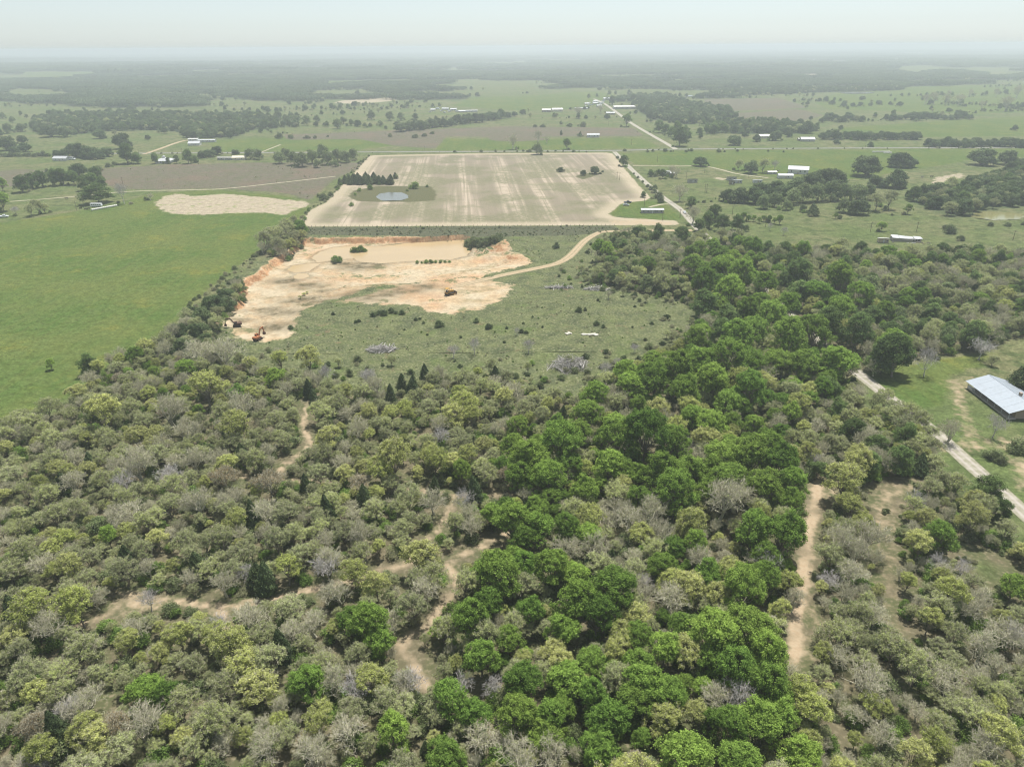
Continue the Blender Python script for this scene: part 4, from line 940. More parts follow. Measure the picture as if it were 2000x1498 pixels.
mid('dark_elm', 'leafy tree in the row screening the white-roofed pavilion', 'trees screening the white-roofed pavilion', (250, 320, 36), (269, 320, 22), (305, 320, 20), (329, 320, 12), (345, 320, 15), (369, 320, 24), (382, 318, 14))
mid(LO, 'dark tree standing behind the long grey mobile home', 'dark trees behind the long grey mobile home', (396, 309, 20), (410, 307, 22), (425, 303, 26), (459, 302, 14))
mid('willow', 'feathery pale green tree at the edge of the brown fallow field', 'feathery trees along the fallow field', (490, 311, 22), (506, 312, 22), (545, 320, 24), (560, 312, 22), (575, 323, 26), (590, 326, 28), (610, 320, 26), (630, 308, 26), (640, 322, 28), (660, 316, 26), (676, 318, 22), (690, 313, 24), (620, 328, 18), (655, 326, 16))
mid('dark_elm', 'green bushy tree in the hedge west of the fallow field', 'hedge trees west of the fallow field', (45, 376, 32), (65, 369, 28), (84, 366, 30), (104, 363, 30), (124, 362, 32), (145, 361, 28), (164, 373, 28), (181, 366, 25), (190, 358, 28), (200, 368, 22))
mid(LO, 'round dark oak above the hedge west of the fallow field', None, (154, 344, 36))
mid('dark_shrub', 'small bush on the slanting hedge line by the fallow field', 'bushes on the slanting hedge line', (177, 337, 14), (191, 334, 16), (212, 327, 13), (224, 323, 12), (92, 336, 10))
mid('dark_elm', 'broad leafy tree shading the white camper in the pasture', None, (192, 397, 58), tall=.58)
mid('dead_tree', 'tall dead tree with bare forked limbs by the row of bales', None, (243, 399, 24), tall=1.45)
mid('bare_tree', 'small leafless tree beside the pale stubble patch', None, (294, 391, 15), tall=.8)
mid('bud_oak', 'brown-twigged oak in the trio near the white pickup', 'brown-twigged oaks near the white pickup', (62, 423, 26), (77, 419, 28), (88, 417, 20))
mid('dead_tree', 'small bare tree leaning beside the white pickup', None, (32, 421, 16))
mid('elm', 'leafy tree at the end of the pale farm track', 'leafy trees at the end of the pale farm track', (8, 413, 34), (6, 374, 26))
mid('dark_shrub', 'dark bush at the corner of the fence between the two stubble fields', 'bushes at the corner between the stubble fields', (633, 391, 20), (645, 383, 13), (629, 386, 12))
mid('bud_oak', 'grey-green oak in the clump north of the clay pit', 'oaks of the clump north of the clay pit', (520, 492, 40), (538, 482, 42), (556, 474, 40), (545, 497, 36), (565, 462, 34), (575, 480, 28))
mid('juniper', 'dark juniper of the grove above the farm pond', 'junipers of the grove above the farm pond', (664, 361, 13), (675, 359, 16), (684, 361, 17), (694, 360, 18), (704, 361, 18), (713, 359, 17), (722, 361, 18), (732, 359, 17), (741, 360, 17), (750, 360, 16), (762, 361, 18), (772, 349, 12), (700, 354, 16), (715, 353, 16), (730, 353, 15), (690, 354, 15), tall=.8)
mid('green_shrub', 'light green bush on the bank of the farm pond', 'bushes on the bank of the farm pond', (723, 370, 14), (809, 369, 19), (834, 366, 7), (795, 374, 6), (702, 374, 9), (694, 382, 7), (687, 403, 10))
mid(LO, 'round tree on the grassy islet in the stubble field', 'trees on the islet in the stubble field', (1139, 343, 15), (1162, 340, 21), (1177, 337, 6)), mid(LO, 'lone round tree standing in the open stubble field', None, (1095, 336, 13))
mid('dark_elm', 'dense dark tree where the gravel road leaves the cross road', None, (1217, 325, 22))
mid('dark_elm', 'small lollipop tree behind the mobile home', None, (1257, 386, 13))
mid('dark_shrub', 'bush on the verge of the gravel road', 'bushes on the verge of the gravel road', (1206, 310, 8), (1246, 348, 6), (1255, 357, 7), (1265, 366, 9), (1272, 371, 12), (1278, 377, 12), (1286, 388, 18), (1290, 396, 15), (1238, 341, 5))
mid('willow', 'pale bushy tree on the verge of the cross road', None, (1049, 302, 25))
mid('dark_shrub', 'low bush on the verge of the cross road', 'low bushes on the verge of the cross road', *[(x, 298 - x * .001 + random.uniform(-1, 1.5), random.uniform(4, 9)) for x in (888, 940, 968, 985, 1010, 1022, 1034, 1070, 1085, 1100, 1120, 1145, 1220, 1265, 1275, 1300, 1310, 1315, 1340, 1350, 1405, 1415, 1440, 1500, 1530)])
mid('elm', 'single tree in the green roadside field', None, (1107, 292, 20))
mid('bare_tree', 'leafless tree in the green roadside field', 'leafless trees in the green roadside field', (1002, 292, 24), (1050, 278, 18), (1068, 280, 10))
mid('bare_tree', 'broad leafless tree in the pasture below the settlement', 'leafless trees in the pasture below the settlement', (1130, 232, 19), (1173, 222, 14))
mid(LO, 'dark tree of the long slanting row on the brown field', 'trees of the long slanting row on the brown field', *[(783 + i * 12.2, 258 - i * 1.55 + random.uniform(-1.5, 1.5), random.uniform(22, 29)) for i in range(17)], (992, 231, 16), (1005, 228, 14), (1021, 224, 14))
mid('willow', 'scattered tree in the grassland west of the slanting row', 'scattered trees west of the slanting row', (671, 243, 15), (687, 246, 14), (725, 235, 17), (762, 236, 18), (783, 236, 16), (713, 250, 10), (742, 244, 9), (753, 253, 8), (660, 252, 20), (560, 243, 20), (580, 246, 20), (600, 245, 18), (620, 240, 16), (545, 236, 20))
mid('dark_shrub', 'dark bush on the edge of the brown field', 'bushes on the edge of the brown field', (762, 268, 10), (812, 270, 12), (830, 267, 10), (845, 262, 9), (1113, 248, 11), (1138, 248, 14), (1060, 249, 10), (1045, 249, 9), (568, 271, 12), (600, 271, 10), (545, 271, 16), (615, 271, 9), (640, 268, 6))
mid('elm', 'leafy tree on the bend of the branch road', None, (1224, 248, 23))
mid('juniper', 'small dark evergreen beside the long white shed', 'evergreens beside the long white shed', (1096, 264, 7), (1133, 267, 8))
mid('dark_elm', 'tree of the group east of the branch road', 'trees east of the branch road', (1287, 260, 24), (1300, 262, 18), (1320, 271, 28), (1310, 268, 20), (1338, 268, 20), (1327, 286, 36), (1366, 264, 13), (1368, 272, 11), (1380, 262, 18), (1395, 262, 22), (1410, 260, 22), (1345, 275, 16))
mid(LO, 'round lone oak on the farm drive in the north meadow', None, (1368, 325, 27))
mid('bud_oak', 'half-leafed tree in the group beside the farm drive', 'half-leafed trees beside the farm drive', (1442, 334, 22), (1490, 338, 26)), mid(LO, 'tallest dark oak in the group beside the farm drive', None, (1466, 339, 36))
mid('dead_tree', 'leafless tree standing by the low grey shed', None, (1512, 334, 14), tall=1.2)
mid(LO, 'huge dome-shaped oak in the meadow past the white barn', 'dome-shaped oaks past the white barn', (1690, 344, 60), (1755, 327, 46), (1778, 327, 28), (1748, 367, 50), (1708, 365, 34), (1725, 367, 26))
mid(LO, 'dark oak of the clump hiding the white barn', 'oaks of the clump hiding the white barn', (1418, 393, 34), (1443, 396, 44), (1473, 398, 46), (1502, 396, 44), (1530, 390, 46), (1556, 376, 44), (1585, 372, 50), (1617, 368, 58), (1632, 364, 44), (1485, 384, 40), (1515, 380, 40))
mid('willow', 'light green tree of the thicket below the barn oaks', 'thicket trees below the barn oaks', (1490, 408, 28), (1512, 404, 30), (1545, 400, 34), (1568, 396, 38), (1596, 394, 38), (1622, 392, 38), (1648, 394, 36), (1672, 392, 36), (1694, 390, 30), (1535, 411, 20), (1568, 414, 16), (1646, 415, 28))
mid(LO, 'dark spreading oak casting a round shadow on the lower pasture', None, (1674, 419, 42))
mid('juniper', 'blue-green rounded evergreen on the lower pasture', None, (1587, 421, 28), tall=.62)
mid('bud_oak', 'grey-olive tree beyond the spreading oak on the lower pasture', 'grey-olive trees beyond the spreading oak', (1710, 412, 36), (1735, 409, 34))
mid('elm', 'small leafy tree on the lower pasture', 'small leafy trees on the lower pasture', (1772, 419, 18), (1632, 428, 12), (1440, 427, 9))
mid('dark_shrub', 'low dark bush on the pasture near the ruined house', 'bushes near the ruined house', (1855, 456, 26), (1934, 442, 14), (1968, 442, 13), (1742, 421, 6), (1640, 428, 12), (1876, 470, 16), (1998, 440, 12), (1850, 448, 14))
mid('elm', 'young tree in the planted row on the lower pasture', 'young trees of the planted row', *[(1452 + i * 10, 432 + i * .8 + random.uniform(-2, 2), random.uniform(12, 17)) for i in range(8)])
mid('elm', 'small tree with upswept crown behind the ruined house', None, (1720, 452, 19))
mid('bare_tree', 'brown-twigged tree beside the gravel road bend', 'brown-twigged trees beside the gravel road bend', (1326, 394, 30), (1352, 438, 30), (1389, 428, 26))
mid('dark_elm', 'leafy tree at the gravel road past the mobile home', 'leafy trees at the gravel road past the mobile home', (1349, 407, 22), (1392, 432, 34), (1380, 446, 30), (1410, 452, 30), (1440, 450, 30), (1365, 452, 26))
mid('dark_shrub', 'low bush along the old fence by the gravel road', 'bushes along the old fence by the gravel road', (1364, 396, 6), (1375, 396, 9), (1389, 395, 6), (1303, 344, 14), (1278, 345, 14))
mid('bare_tree', 'leafless tree behind the small tucked-away cottage', 'leafless trees behind the tucked-away cottage', (1312, 346, 20), (1320, 348, 18)), mid('dark_elm', 'dark tree in front of the tucked-away cottage', 'dark trees in front of the cottage', (1270, 345, 14), (1294, 349, 18), (1285, 343, 12))
mid(LO, 'tree of the hedgerow north of the cross road', 'hedgerow trees north of the cross road', *[(1606 + i * 11.5, 272 + i * .1 + random.uniform(-2, 1.5), random.uniform(18, 26)) for i in range(17)])
mid(LO, 'tree of the hedgerow beside the cross road', 'hedgerow trees beside the cross road', *[(1813 + i * 11.5, 287 + random.uniform(-2, 2), random.uniform(18, 26)) for i in range(18)])
mid(LO, 'dark tree of the row across the green field', 'trees of the row across the green field', *[(1606 + i * 12.5, 238 - i * .25 + random.uniform(-2.5, 2), random.uniform(14, 24)) for i in range(24) if i not in (7, 8, 9)])
mid(LO, 'small round tree dotted on the far pasture', 'trees dotted on the far pasture', (1625, 205, 14), (1648, 210, 18), (1665, 209, 12), (1680, 208, 12), (1700, 207, 10), (1716, 205, 14), (1738, 205, 9), (1757, 208, 14), (1684, 196, 12), (1396, 215, 10), (1418, 216, 18))
mid('bare_tree', 'leafless oak on the far pasture', 'leafless oaks on the far pasture', (1806, 204, 16), (1824, 205, 20), (1846, 206, 18), (1870, 208, 22), (1917, 214, 14), (1962, 218, 26), (1895, 190, 12), (1945, 190, 14), (1985, 192, 22), (1852, 190, 12))
mid(LO, 'dark tree standing by itself on the north side of the cross road', 'trees by themselves north of the cross road', (1700, 287, 14), (1515, 275, 28), (1477, 277, 20), (1433, 284, 28), (1576, 261, 34), (1454, 268, 14), (1540, 268, 18), (1633, 282, 14), (1982, 255, 14))
mid('dead_tree', 'small bare tree scattered on the lower right pasture', 'bare trees on the lower right pasture', (1800, 352, 7), (1503, 450, 12), (1530, 460, 14))
mid(LO, 'oak on the meadow by the creek wood', 'oaks on the meadow by the creek wood', (1916, 323, 48), (1965, 322, 40))
mid('dark_elm', 'dark tree behind the long barns', 'trees behind the settlement barns', (1196, 206, 16), (1237, 200, 16), (1150, 192, 8), (1166, 190, 7), (1190, 186, 8), (1202, 186, 8))

# yard trees round the farmhouse
mid('juniper', 'big dark cedar standing behind the metal-roofed farmhouse', None, (2000, 765, 66), tall=.8)
mid('dead_tree', 'bare spreading tree on the lawn between woodland and farmhouse', None, (1804, 735, 44), tall=1.05)
mid('dead_tree', 'bare tree at the back corner of the farmhouse yard', None, (1911, 703, 44), tall=.9)
mid('bud_oak', 'small dusky tree next to the bare tree in the farmhouse yard', None, (1937, 715, 24), tall=.9)
mid('dead_tree', 'slender leafless tree in front of the farmhouse porch', None, (1938, 855, 34), tall=1.25)
mid('dark_shrub', 'dark bush along the gravel road by the farmhouse', 'bushes along the gravel road by the farmhouse', (1985, 880, 40), (1938, 895, 34), (1955, 905, 24), (1830, 702, 12), (1755, 805, 22))
mid('bare_tree', 'leafless brush tree overhanging the gravel road by the lawn', 'brush trees overhanging the gravel road', (1705, 735, 30), (1848, 866, 44))
mid('elm', 'small dark tree alone on the green pasture', None, (102, 722, 22))
mid('dark_elm', 'bushy dark tree at the pasture corner of the woodland', None, (178, 730, 42), tall=.95)

# clearing: young junipers, bushes and dead trunks
pts = [(651, 615, 8), (728, 618, 12), (739, 615, 12), (750, 616, 16), (764, 611, 13), (773, 613, 9), (785, 614, 12), (695, 631, 8), (701, 629, 8), (812, 626, 8), (820, 624, 7), (827, 632, 7), (858, 638, 18), (955, 642, 16), (930, 630, 12), (1018, 650, 11), (1028, 651, 9), (990, 642, 7), (1022, 633, 6), (694, 645, 4), (605, 687, 12), (568, 642, 10), (640, 715, 14), (700, 700, 8), (1092, 541, 7), (1154, 479, 7), (1131, 609, 14), (1143, 607, 8), (1168, 588, 7), (1302, 622, 14), (1165, 635, 12), (1178, 640, 9), (1318, 583, 6), (900, 660, 7), (835, 655, 6), (1183, 690, 14), (1060, 640, 6), (985, 670, 6), (1240, 600, 6), (1200, 560, 6), (1086, 485, 14), (1147, 495, 9), (790, 645, 5), (1040, 620, 5), (1075, 565, 5), (1235, 640, 5)]
mid('young_juniper', 'young dark juniper in the weedy clearing beside the clay pit', 'young junipers in the clearing', *pts)
mid('dead_tree', 'thin bare sapling at the near edge of the clearing', 'bare saplings at the edge of the clearing', (926, 692, 26), (886, 700, 24), (1032, 690, 22), (446, 705, 34), (712, 752, 30), (1205, 720, 20), (1240, 690, 18), (1010, 655, 12), (1180, 735, 26))
mid('green_shrub', 'bright willow bush growing in the clay pond', 'willow bushes in the clay pond', (655, 512, 20), (664, 510, 13), (692, 494, 16), (703, 493, 18), (713, 493, 12))
mid('green_shrub', 'small willow bush on the near shore of the clay pond', 'willow bushes on the near shore', *[(815 + i * 9, 515 - i * .3, random.uniform(6, 11)) for i in range(8)])
mid('dark_shrub', 'dark bush of the thicket at the east end of the clay pond', 'thicket bushes at the east end of the clay pond', *[(912 + random.uniform(0, 66), 470 + random.uniform(0, 12), random.uniform(14, 22)) for _ in range(20)])
mid('yellow_oak', 'yellow flowering bush in the boggy hollow of the clay pit', 'yellow bushes in the boggy hollow', (586, 583, 10), (594, 578, 12), (600, 574, 9), tall=.5)
# shrubby margin where the woodland thins into the clearing
rows = []
q = np.stack([rng.uniform(CLEARP[:, 0].min() - 20, CLEARP[:, 0].max() + 20, 9000), rng.uniform(CLEARP[:, 1].min() - 20, CLEARP[:, 1].max(), 9000)], 1); dw = sdist(q[:, 0], q[:, 1], WOODP, 40.0)
m = (dw < 2) & (dw > -26) & (rng.uniform(size=len(q)) < np.exp(dw / 11.0) * .55) & (sdist(q[:, 0], q[:, 1], CLEARP, 40.0) > -8) & (sdist(q[:, 0], q[:, 1], PITP, 10.0) < -4) & (pdist(q[:, 0], q[:, 1], RL['dirt_road'][1]) > 6) & (pdist(q[:, 0], q[:, 1], RL['gravel_road'][1]) > 8)
for (x, y) in q[m]:
    k = random.choices(['olive_shrub', 'dark_shrub', 'green_shrub', 'bud_oak', 'bare_tree', 'young_juniper'], [5, 3, 2, 2, 1, 1])[0]; rows.append((k, x, y, rng.uniform(.25, .55) if k in ('bud_oak', 'bare_tree') else rng.uniform(.35, 1.1)))
scatter_trees('woodland_margin', rows, 'shrubs and saplings thinning out from the woodland into the clearing', 'brush')
# weeds and low brush on the clearing, too many to count
rows = []
q = np.stack([rng.uniform(CLEARP[:, 0].min(), CLEARP[:, 0].max(), 6500), rng.uniform(CLEARP[:, 1].min(), CLEARP[:, 1].max(), 6500)], 1)
m = (sdist(q[:, 0], q[:, 1], CLEARP, 2.0) > 0) & (sdist(q[:, 0], q[:, 1], PITP, 2.0) < -1) & (sdist(q[:, 0], q[:, 1], PITP2, 2.0) < -1) & (pdist(q[:, 0], q[:, 1], RL['dirt_road'][1]) > 4) & (fbm(q[:, 0] / 14, q[:, 1] / 14, 12, 3) > .42)
for (x, y) in q[m][:1100]: rows.append((random.choice(['olive_shrub', 'olive_shrub', 'olive_shrub', 'green_shrub']), x, y, rng.uniform(.08, .42) ** 1.2))
P = poly(D['brush_strip']); q = fill(P, 2.2, 5); q = q[fbm(q[:, 0] / 5, q[:, 1] / 5, 6, 2) > .45]
for (x, y) in q[::2]: rows.append((random.choice(['olive_shrub', 'dark_shrub', 'olive_shrub']), x, y, rng.uniform(.2, .5)))
scatter_trees('low_brush', rows, 'low weeds and brush dotted over the clearing', 'brush')
# fallow-field and fence-line brush
rows = []
for (x, y, r_) in MIDP:
    if math.hypot(x, y) > 420 and r_ > 2.5:
        for _ in range(rng.integers(0, 4)):
            a_ = rng.uniform(0, 6.28); rows.append((random.choice(['olive_shrub', 'dark_shrub', 'green_shrub', 'willow']), x + math.cos(a_) * r_ * rng.uniform(.6, 1.5), y + math.sin(a_) * r_ * rng.uniform(.6, 1.5), rng.uniform(.5, 1.4)))
rows = [(k, x, y, s_ * (.45 if k == 'willow' else 1)) for k, x, y, s_ in rows]
for (k, n_) in (('fallow_field', 60), ('brown_field', 30)):
    P = poly(C[k]); q = np.stack([rng.uniform(P[:, 0].min(), P[:, 0].max(), n_ * 3), rng.uniform(P[:, 1].min(), P[:, 1].max(), n_ * 3)], 1); q = q[sdist(q[:, 0], q[:, 1], P, 1.0) > 0]
    for (x, y) in q[:n_]: rows.append(('olive_shrub', x, y, rng.uniform(.2, .6)))
for k in ('cross_road',):
    for (x, y) in RL[k][1][::2]:
        if rng.uniform() < .5: rows.append(('dark_shrub', x + rng.uniform(-4, 4), y - 7 + rng.uniform(-1.5, 1.5), rng.uniform(.3, .8)))
L = line([(592, 434), (612, 408), (640, 392), (660, 370), (690, 338), (722, 306)])
for (x, y) in L: rows.append((random.choice(['olive_shrub', 'dark_shrub', 'green_shrub']), x + rng.uniform(-4, 1), y + rng.uniform(-2, 2), rng.uniform(.4, 1.2)))
L = line([(500, 492), (440, 540), (400, 575), (360, 610)])
for (x, y) in np.repeat(L, 2, 0): rows.append((random.choice(['olive_shrub', 'dark_shrub']), x + rng.uniform(-2, 8), y + rng.uniform(-3, 3), rng.uniform(.4, 1.1)))
scatter_trees('field_brush', rows, 'scrubby weeds along field edges and over the fallow field', 'brush')

# field-edge tree lines far out, too many to count
rows = []; g3 = np.random.default_rng(61)
for i in range(190):
    r_ = g3.uniform(900, 3600) if i > 30 else g3.uniform(700, 1500); th_ = g3.uniform(-.75, .75); c_ = np.array((r_ * math.sin(th_), r_ * math.cos(th_))); a_ = g3.choice([.05, 1.5, .3, -.25]) + g3.normal(0, .1); L_ = g3.uniform(60, 320)
    u_, v_, _d = PX(np.array((c_[0], c_[1], 0.0)))
    if v_ > 262: continue
    for t_ in np.arange(-.5, .5, 9 / L_):
        x, y = c_ + np.array((math.cos(a_), math.sin(a_))) * t_ * L_ + g3.normal(0, 2.5, 2)
        if g3.uniform() < .72: rows.append((g3.choice(['live_oak', 'willow', 'dark_elm', 'bud_oak', 'dark_shrub']), x, y, g3.uniform(.45, 1.15)))
for i in range(170):
    r_ = g3.uniform(1100, 3400); th_ = g3.uniform(-.75, .75); x, y = r_ * math.sin(th_), r_ * math.cos(th_)
    rows.append((g3.choice(['live_oak', 'willow', 'bud_oak', 'dark_elm']), x, y, g3.uniform(.5, 1.2)))
xs_ = np.array([t_[1] for t_ in rows]); ys_ = np.array([t_[2] for t_ in rows]); bad = np.zeros(len(rows), bool)
for a_, n_, P_ in REG:
    if n_ not in ('far_pasture', 'hedged_field'): bad |= sdist(xs_, ys_, P_, 2.0) > 0
for k_ in ('branch_road', 'cross_road'): bad |= pdist(xs_, ys_, RL[k_][1]) < 12
rows = [t_ for t_, b_ in zip(rows, bad) if not b_]
scatter_trees('far_tree_lines', rows, 'thin tree lines and scattered oaks between the far fields', 'tree line')
# ------------------------------------------------------------------ distant woodland: patches of canopy
def canopy(seed, size=56.0, n=58, per=85):
    g = np.random.default_rng(seed); c = g.uniform(-size / 2, size / 2, (n, 2)); R = g.uniform(3.4, 6.2, n); Hh = g.uniform(8, 13, n); cs, ns = [], []
    for i in range(n):
        d = unit(g.normal(size=(per, 3))); d[:, 2] = np.abs(d[:, 2]) * np.where(g.uniform(size=per) < .8, 1, -.6)
        k = g.uniform(.8, 1.08, per)[:, None]; p = d * (R[i], R[i], Hh[i] * .42) * k; cs.append(p + (c[i, 0], c[i, 1], Hh[i] * .56)); ns.append(unit(d + g.normal(0, .35, d.shape)))
    v, f = leaves(np.concatenate(cs), np.concatenate(ns), 1.05, g)
    segs = [(c[i, 0], c[i, 1], 0, c[i, 0], c[i, 1], Hh[i] * .6, .3, .15) for i in range(n)]; wv, wf = frusta(segs, 4)
    me = mesh('canopy', np.concatenate([v, wv]), np.concatenate([f, wf + len(v)])); me.materials.append(M['far']); me.materials.append(M['bark'])
    me.polygons.foreach_set('material_index', np.concatenate([np.zeros(len(f)), np.ones(len(wf))]).astype(np.int32)); return me
cc = bpy.data.collections.new('canopy_sources')
for k in range(4): cc.objects.link(bpy.data.objects.new('canopy_%d' % k, canopy(500 + k)))
def patches(name, r0, r1, sp, s, label):
    pts = []
    for r in np.arange(r0, r1, sp * .95):
        a = math.radians(50); n = int(2 * a * r / sp); th = np.linspace(-a, a, n) + rng.uniform(-.4, .4, n) * sp / r; rr = r + rng.uniform(-.35, .35, n) * sp
        pts.append(np.stack([rr * np.sin(th), rr * np.cos(th)], 1))
    q = np.concatenate(pts); w = far_forest(q[:, 0], q[:, 1]); q = q[w > .5]
    P = np.column_stack([q, far_z(q[:, 0], q[:, 1])]); n = len(q); k = rng.uniform(.8, 1.15, n) * s
    scatter(name, P, rng.integers(0, 4, n), np.stack([k, k, k * (1.0 if s < 1.5 else .75)], 1), rng.uniform(0, 6.28, n), cc, label, 'woodland')
patches('distant_woodland', 1500, 4200, 46, 1.0, 'distant oak woodland stretching away beyond the farm fields')
patches('horizon_woodland', 4200, 17000, 105, 2.3, 'hazy woodland fading into the horizon')

# ------------------------------------------------------------------ buildings
def corrugated(name, c, c2, rough=.35, metal=.6, rib=3.0):
    t = NT(name); tc = t.n('ShaderNodeTexCoord').outputs['Object']; n = t.noise(tc, .8, 4, .6)
    w = t.n('ShaderNodeTexWave'); w.wave_type = 'BANDS'; w.bands_direction = 'X'; w.inputs['Scale'].default_value = rib; t.l(tc, w.inputs['Vector'])
    t.principled(t.mix(t.rng(n, .4, .75, 0, .7), c, c2), rough, metal, .4, t.bump(w.outputs['Fac'], .4, .04)); return t.m
M['tin'] = corrugated('pale_blue_tin', (.29, .325, .36), (.24, .265, .29), .5, .1)
M['white_roof'] = corrugated('white_metal_roof', (.43, .44, .45), (.32, .32, .31), .6, .1)
M['old_tin'] = corrugated('dull_tin', (.50, .50, .48), (.32, .27, .22), .6, .2)
M['brick'] = worn('brown_brick', (.36, .28, .22), (.27, .20, .16), 3)
M['siding'] = worn('grey_siding', (.40, .39, .36), (.30, .29, .26), 1.2)
M['white'] = worn('white_paint', (.60, .60, .58), (.46, .44, .41), 1.2)
M['cream'] = worn('cream_paint', (.62, .56, .43), (.48, .43, .33), 1.2)
M['tan'] = worn('tan_siding', (.48, .40, .29), (.38, .31, .22), 1.2)
M['dark'] = worn('dark_void', (.03, .03, .03), (.05, .045, .04), 2)
M['glass'] = worn('window_glass', (.05, .06, .07), (.09, .10, .11), 1, .1)
M['concrete'] = worn('concrete', (.42, .38, .33), (.30, .26, .22), 1.5)
M['wood'] = worn('weathered_wood', (.30, .25, .20), (.20, .16, .13), 3)
M['pole'] = worn('utility_pole_wood', (.17, .13, .10), (.11, .09, .07), 2)
M['rubber'] = worn('black_rubber', (.025, .025, .025), (.05, .045, .04), 4)
M['steel'] = worn('steel', (.35, .35, .35), (.22, .19, .16), 3, .45, .6)
def paint(name, c, rough=.3):
    return worn(name, c, tuple(x * .8 for x in c), 1.0, rough, 0, .35)
M['car_white'] = paint('white_car_paint', (.75, .76, .77)); M['car_dark'] = paint('dark_car_paint', (.03, .035, .045)); M['car_silver'] = paint('silver_car_paint', (.45, .47, .49)); M['car_red'] = paint('red_car_paint', (.35, .05, .04)); M['car_blue'] = paint('blue_car_paint', (.06, .12, .25))
M['rust'] = worn('rusty_orange_paint', (.36, .13, .045), (.16, .065, .035), 1.6, .75, .0, .9)
M['rust_dark'] = worn('dark_rusted_steel', (.11, .06, .04), (.05, .035, .03), 1.8, .8, .1, .9)
M['yellow_rust'] = worn('faded_yellow_paint', (.42, .24, .05), (.18, .09, .04), 1.8, .7, 0, .9)
M['cow'] = worn('black_hide', (.02, .017, .015), (.05, .035, .025), 2, .7)
M['net'] = worn('pale_bale_wrap', (.66, .64, .58), (.5, .47, .4), 2)

def house(name, p, L, Wd, h, rise, rz, wallm, roofm, label, cat='house', windows=3, door=True, over=.45, chimney=False, group=None, shed=False):
    """gabled (or mono-pitched) building, its long side along local x, front towards local -y"""
    o = empty(name, (p[0], p[1], ground_z(p[0], p[1])), rz); a, b = L / 2, Wd / 2
    m = MB()
    if shed: m.add([(-a, -b, 0), (a, -b, 0), (a, b, 0), (-a, b, 0), (-a, -b, h + rise), (a, -b, h + rise), (a, b, h), (-a, b, h)], [(0, 1, 5, 4), (1, 2, 6, 5), (2, 3, 7, 6), (3, 0, 4, 7), (4, 5, 6, 7)])
    else: m.add([(-a, -b, 0), (a, -b, 0), (a, b, 0), (-a, b, 0), (-a, -b, h), (a, -b, h), (a, b, h), (-a, b, h), (-a, 0, h + rise), (a, 0, h + rise)], [(0, 1, 5, 4), (1, 2, 6, 9, 5), (2, 3, 7, 6), (3, 0, 4, 8, 7), (4, 5, 9, 8), (6, 7, 8, 9)])
    m.build('wall', wallm, o); t = .12; A_ = a + over
    r = MB()
    if shed:
        k = rise / Wd; y0, y1 = -b - over, b + over; z0, z1 = h + rise + over * k, h - over * k
        r.add([(-A_, y0, z0 + .02), (A_, y0, z0 + .02), (A_, y1, z1 + .02), (-A_, y1, z1 + .02), (-A_, y0, z0 + t), (A_, y0, z0 + t), (A_, y1, z1 + t), (-A_, y1, z1 + t)], [(0, 3, 2, 1), (4, 5, 6, 7), (0, 1, 5, 4), (1, 2, 6, 5), (2, 3, 7, 6), (3, 0, 4, 7)])
    else:
        k = rise / b; ye = b + over; ze = h - over * k
        prof = [(-ye, ze + .02), (0, h + rise + .02), (ye, ze + .02), (ye, ze + t), (0, h + rise + t), (-ye, ze + t)]; n = 6
        v = [(-A_, y, z) for y, z in prof] + [(A_, y, z) for y, z in prof]
        r.add(v, [(0, 1, 7, 6), (1, 2, 8, 7), (2, 3, 9, 8), (3, 4, 10, 9), (4, 5, 11, 10), (5, 0, 6, 11), (0, 5, 4, 1), (1, 4, 3, 2), (6, 7, 10, 11), (7, 8, 9, 10)])
    ro = r.build('roof', roofm, o)
    if not shed:
        MB().tube((-A_, 0, h + rise + t + .02), (A_, 0, h + rise + t + .02), .09, n=6).build('ridge_cap', roofm, ro)
    if chimney: MB().box(a * .25, a * .25 + .9, .5, 1.3, h + rise * .5, h + rise + 1.1).build('chimney', M['brick'], ro)
    if door:
        d = MB().box(-.5, .5, -b - .05, -b + .02, 0, min(2.05, h - .1)).build('door', M['white'] if wallm is not M['white'] else M['tan'], o)
        MB().box(.33, .42, -b - .10, -b - .05, .95, 1.05).build('handle', M['steel'], d)
    for i in range(windows):
        x = -a + (i + .5) * L / windows
        if door and abs(x) < 1.3: x += 2.0 if x >= 0 else -2.0
        for s in (-1, 1):
            y = s * b; w = MB(); y0, y1 = (y - .06, y + .02) if s < 0 else (y - .02, y + .06)
            for (x0, x1, z0, z1) in ((x - .6, x + .6, h * .38, h * .43), (x - .6, x + .6, h * .78, h * .83), (x - .6, x - .52, h * .43, h * .78), (x + .52, x + .6, h * .43, h * .78)): w.box(x0, x1, y0, y1, z0, z1)
            wo = w.build('window', M['white'] if wallm is not M['white'] else M['siding'], o)
            MB().box(x - .52, x + .52, min(y, y + s * .03), max(y, y + s * .03), h * .43, h * .78).build('pane', M['glass'], wo)
    return tag(o, label, cat, group)
